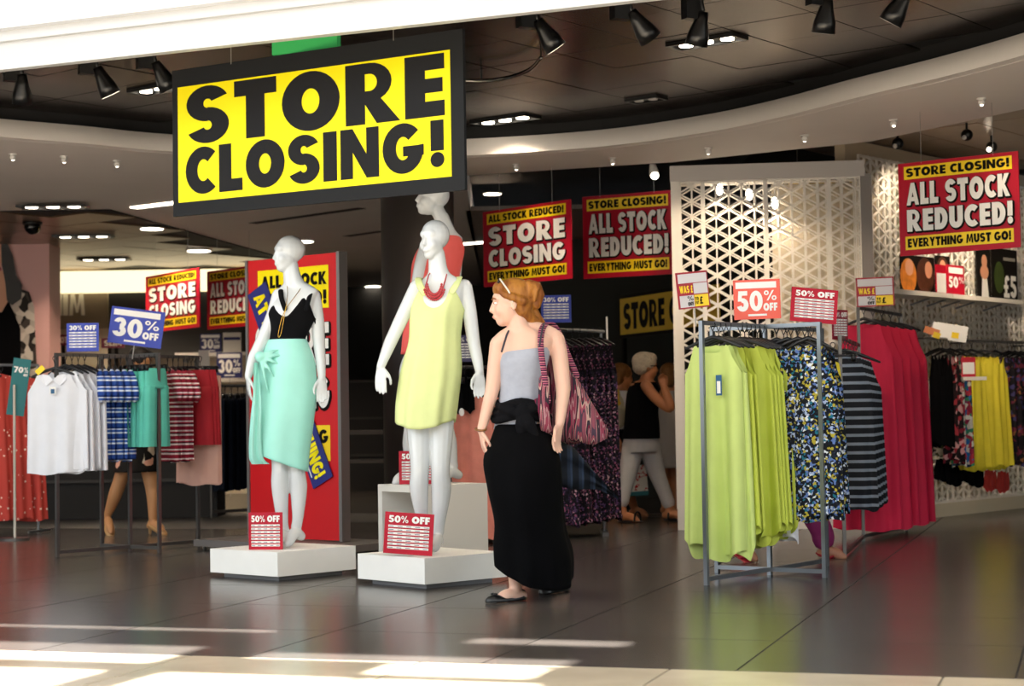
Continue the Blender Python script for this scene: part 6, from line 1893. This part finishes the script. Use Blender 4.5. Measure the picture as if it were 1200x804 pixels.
flat('lips', [(-20, 315), (1, 313), (2, 317), (-20, 320)], M('poster_lip', '#a83a44', rough=.5), 4)
flat('hair', [(1, 283), (8, 284), (15, 300), (19, 322), (26, 334), (25, 350), (14, 358), (8, 352), (6, 330), (2, 310)], m_hairp, 5)
# shelves and 30% signs on the cream wall
for k, (xa, xb, yy) in enumerate(((205, 296, 414), (240, 296, 444))):
    a_, b_ = at(xa, yy, 23.6), at(xb, yy, 23.6)
    t = thing('wall_shelf', ['upper pale shelf on the cream wall behind the red shorts', 'lower pale shelf on the cream wall behind the red shorts'][k], 'shelf', (a_.x, 23.99, a_.z))
    mk('board', MB().box(((b_ - a_).x / 2, -.2, -.02), ((b_ - a_).x, .4, .05)), m_shelf, t)
    mk('bracket', MB().box((.1, -.1, -.08), (.03, .18, .08)), m_steel2, t)
    mk('bracket', MB().box(((b_ - a_).x - .1, -.1, -.08), (.03, .18, .08)), m_steel2, t)
percent(at(247, 407, 23.7), 0, .28, .25, 'navy 30% sign on the upper shelf of the cream wall', m_navy, '30')
percent(at(269, 443, 23.1), math.radians(3), .33, .33, 'navy 30% OFF sign in front of the lower shelf', m_navy, '30', stem=at(269, 443, 23.1).z)
p = at(272, 407, 23.7)
t = thing('shelf_card', 'pale card with navy band beside the navy 30% sign', 'sign', p)
mk('panel', MB().box((0, 0, .13), (.24, .008, .26)), m_cube, t)
rect(t, 'navy_band', (-.11, .16, .11, .2), m_navy, -.006)
for o_ in bpy.data.objects:
    if o_.name.startswith('percent_sign') and o_['label'] == 'navy 30% sign on the upper shelf of the cream wall': o_.location.z = at(205, 414, 23.6).z + .006
t.location.z = at(205, 414, 23.6).z + .006
p = at(233, 440, 20.0)
t = thing('end_panel', 'small cream board at the end of a rail behind the red shorts', 'panel', (p.x, p.y, 0))
mk('board', MB().box((.06, 0, p.z + .1), (.12, .02, .36)), m_cube, t)
mk('post', MB().box((.06, .02, (p.z - .08) / 2), (.03, .02, p.z - .08)), m_steel2, t)
# rail with dark jeans
ra, rb = at(256, 452, 18.0), at(296, 452, 18.6)
rk = thing('clothes_rail', 'rail of dark jeans left of the red board', 'clothes rack', (ra.x, ra.y, 0))
rv_ = rb - ra; zr = ra.z
mk('top_rail', MB().tube([(-.1, 0, zr), (rv_.x + .3, rv_.y, zr)], .014, 10), m_steel, rk)
for a_ in (Vector((-.08, 0, 0)), Vector((rv_.x + .28, rv_.y, 0))):
    mk('post', MB().tube([a_, a_ + Vector((0, 0, zr))], .014, 10), m_steel2, rk)
mk('base_rail', MB().bar((-.08, 0, .06), (rv_.x + .28, rv_.y, .06), .03), m_steel2, rk)
jm = [garment_mesh(m_denim, .95, .36, .34, .04, .02, 5, None, 0, .01, 0, s, -.1) for s in (301, 302)]
row(jm, ra.lerp(rb, .0), ra.lerp(rb, 1.3), 8, math.radians(-60), 'dark jeans clipped on the rail left of the red board', 'dark jeans', 'jeans', CLIP, 'jeans', .06)
# maroon header signs over the left department
for k, (xa, xb, ya, yb, txt, mm) in enumerate(((60, 82, 392, 405, 'BOOT', '#6a2030'), (119, 146, 396, 408, 'SLIM', '#7a1f3c'))):
    a_, b_ = at(xa, yb, 21.5), at(xb, ya, 21.5)
    w_, h_ = b_.x - a_.x, b_.z - a_.z
    t = thing('header_sign', ['small maroon sign reading BOOT beside the pink wall', 'small maroon sign reading SLIM under the tilted blue sign'][k], 'sign', (a_.x, 21.5, 0))
    rect(t, 'panel', (0, a_.z, w_, b_.z), M('maroon_%d' % k, mm, rough=.5), 0, .02)
    lettering(t, txt, (w_ * .12, a_.z + h_ * .2, w_ * .88, a_.z + h_ * .8), M('pale_letter'), -.013)
    for f in (.35, .65): mk('post', MB().box((w_ * f, .0, a_.z / 2), (.04, .02, a_.z)), m_blk2, t)
# low dark fixtures of folded stock in the gloom behind the left rack
m_gloom = M('dark_unit', '#161412', rough=.7)
def gondola(cx, cy, w_, d_, h_, label, n=3):
    t = thing('display_unit', label, 'display unit', (cx, cy, 0))
    mk('body', MB().box((0, 0, h_ / 2), (w_, d_, h_)), m_gloom, t)
    for k in range(n):
        mk('shelf_edge', MB().box((0, -d_ / 2 - .01, h_ * (k + 1) / n - .02), (w_, .02, .03)), M('unit_edge', '#2e2a26', rough=.5), t)
    return t
gondola(-4.15, 18.4, 2.3, .5, 1.2, 'dark shelf unit behind the left rack')
gondola(at(330, 560, 22).x, 24.5, 3.0, .5, 1.5, 'dark shelf unit far behind the red board')
# dark table between board and column
a_ = at(408, 507, 17.5); b_ = at(450, 507, 17.5)
t = thing('display_table', 'dark narrow table between the red board and the column', 'table', ((a_.x + b_.x) / 2, 17.5, 0))
wt_ = b_.x - a_.x + .5
m_tbl = M('table_wood', '#4a3e34', rough=.5)
mk('table_top', MB().box((0, 0, a_.z), (wt_, .5, .04)), m_tbl, t)
mk('shelf', MB().box((0, 0, a_.z - .28), (wt_ - .06, .46, .03)), m_tbl, t)
for sx in (-1, 1):
    for sy in (-1, 1): mk('leg', MB().box((sx * (wt_ / 2 - .04), sy * .21, (a_.z - .02) / 2), (.04, .04, a_.z - .02)), m_tbl, t)
# bulkhead and small wall ticket in the middle
ticket(at(712, 445, 17.8), math.radians(-4), .12, .22, 'small navy ticket left of the ponytailed woman', m_navy, text='% OFF', rows=3, stem=at(712, 445, 17.8).z)
# yellow hanging panel glimpsed through the screen
p = at(925, 262, 15.5)
t = thing('yellow_panel_sign', 'yellow hanging panel glimpsed through the lattice screen', 'sign', p, math.radians(-20))
mk('panel', MB().box((.28, 0, .18), (.56, .01, .36)), m_yel2, t)
for x_ in (.08, .48): mk('hanging_wire', MB().tube([(x_, 0, .35), (x_, 0, 3.33 - p.z)], .002, 6), m_wire, t)
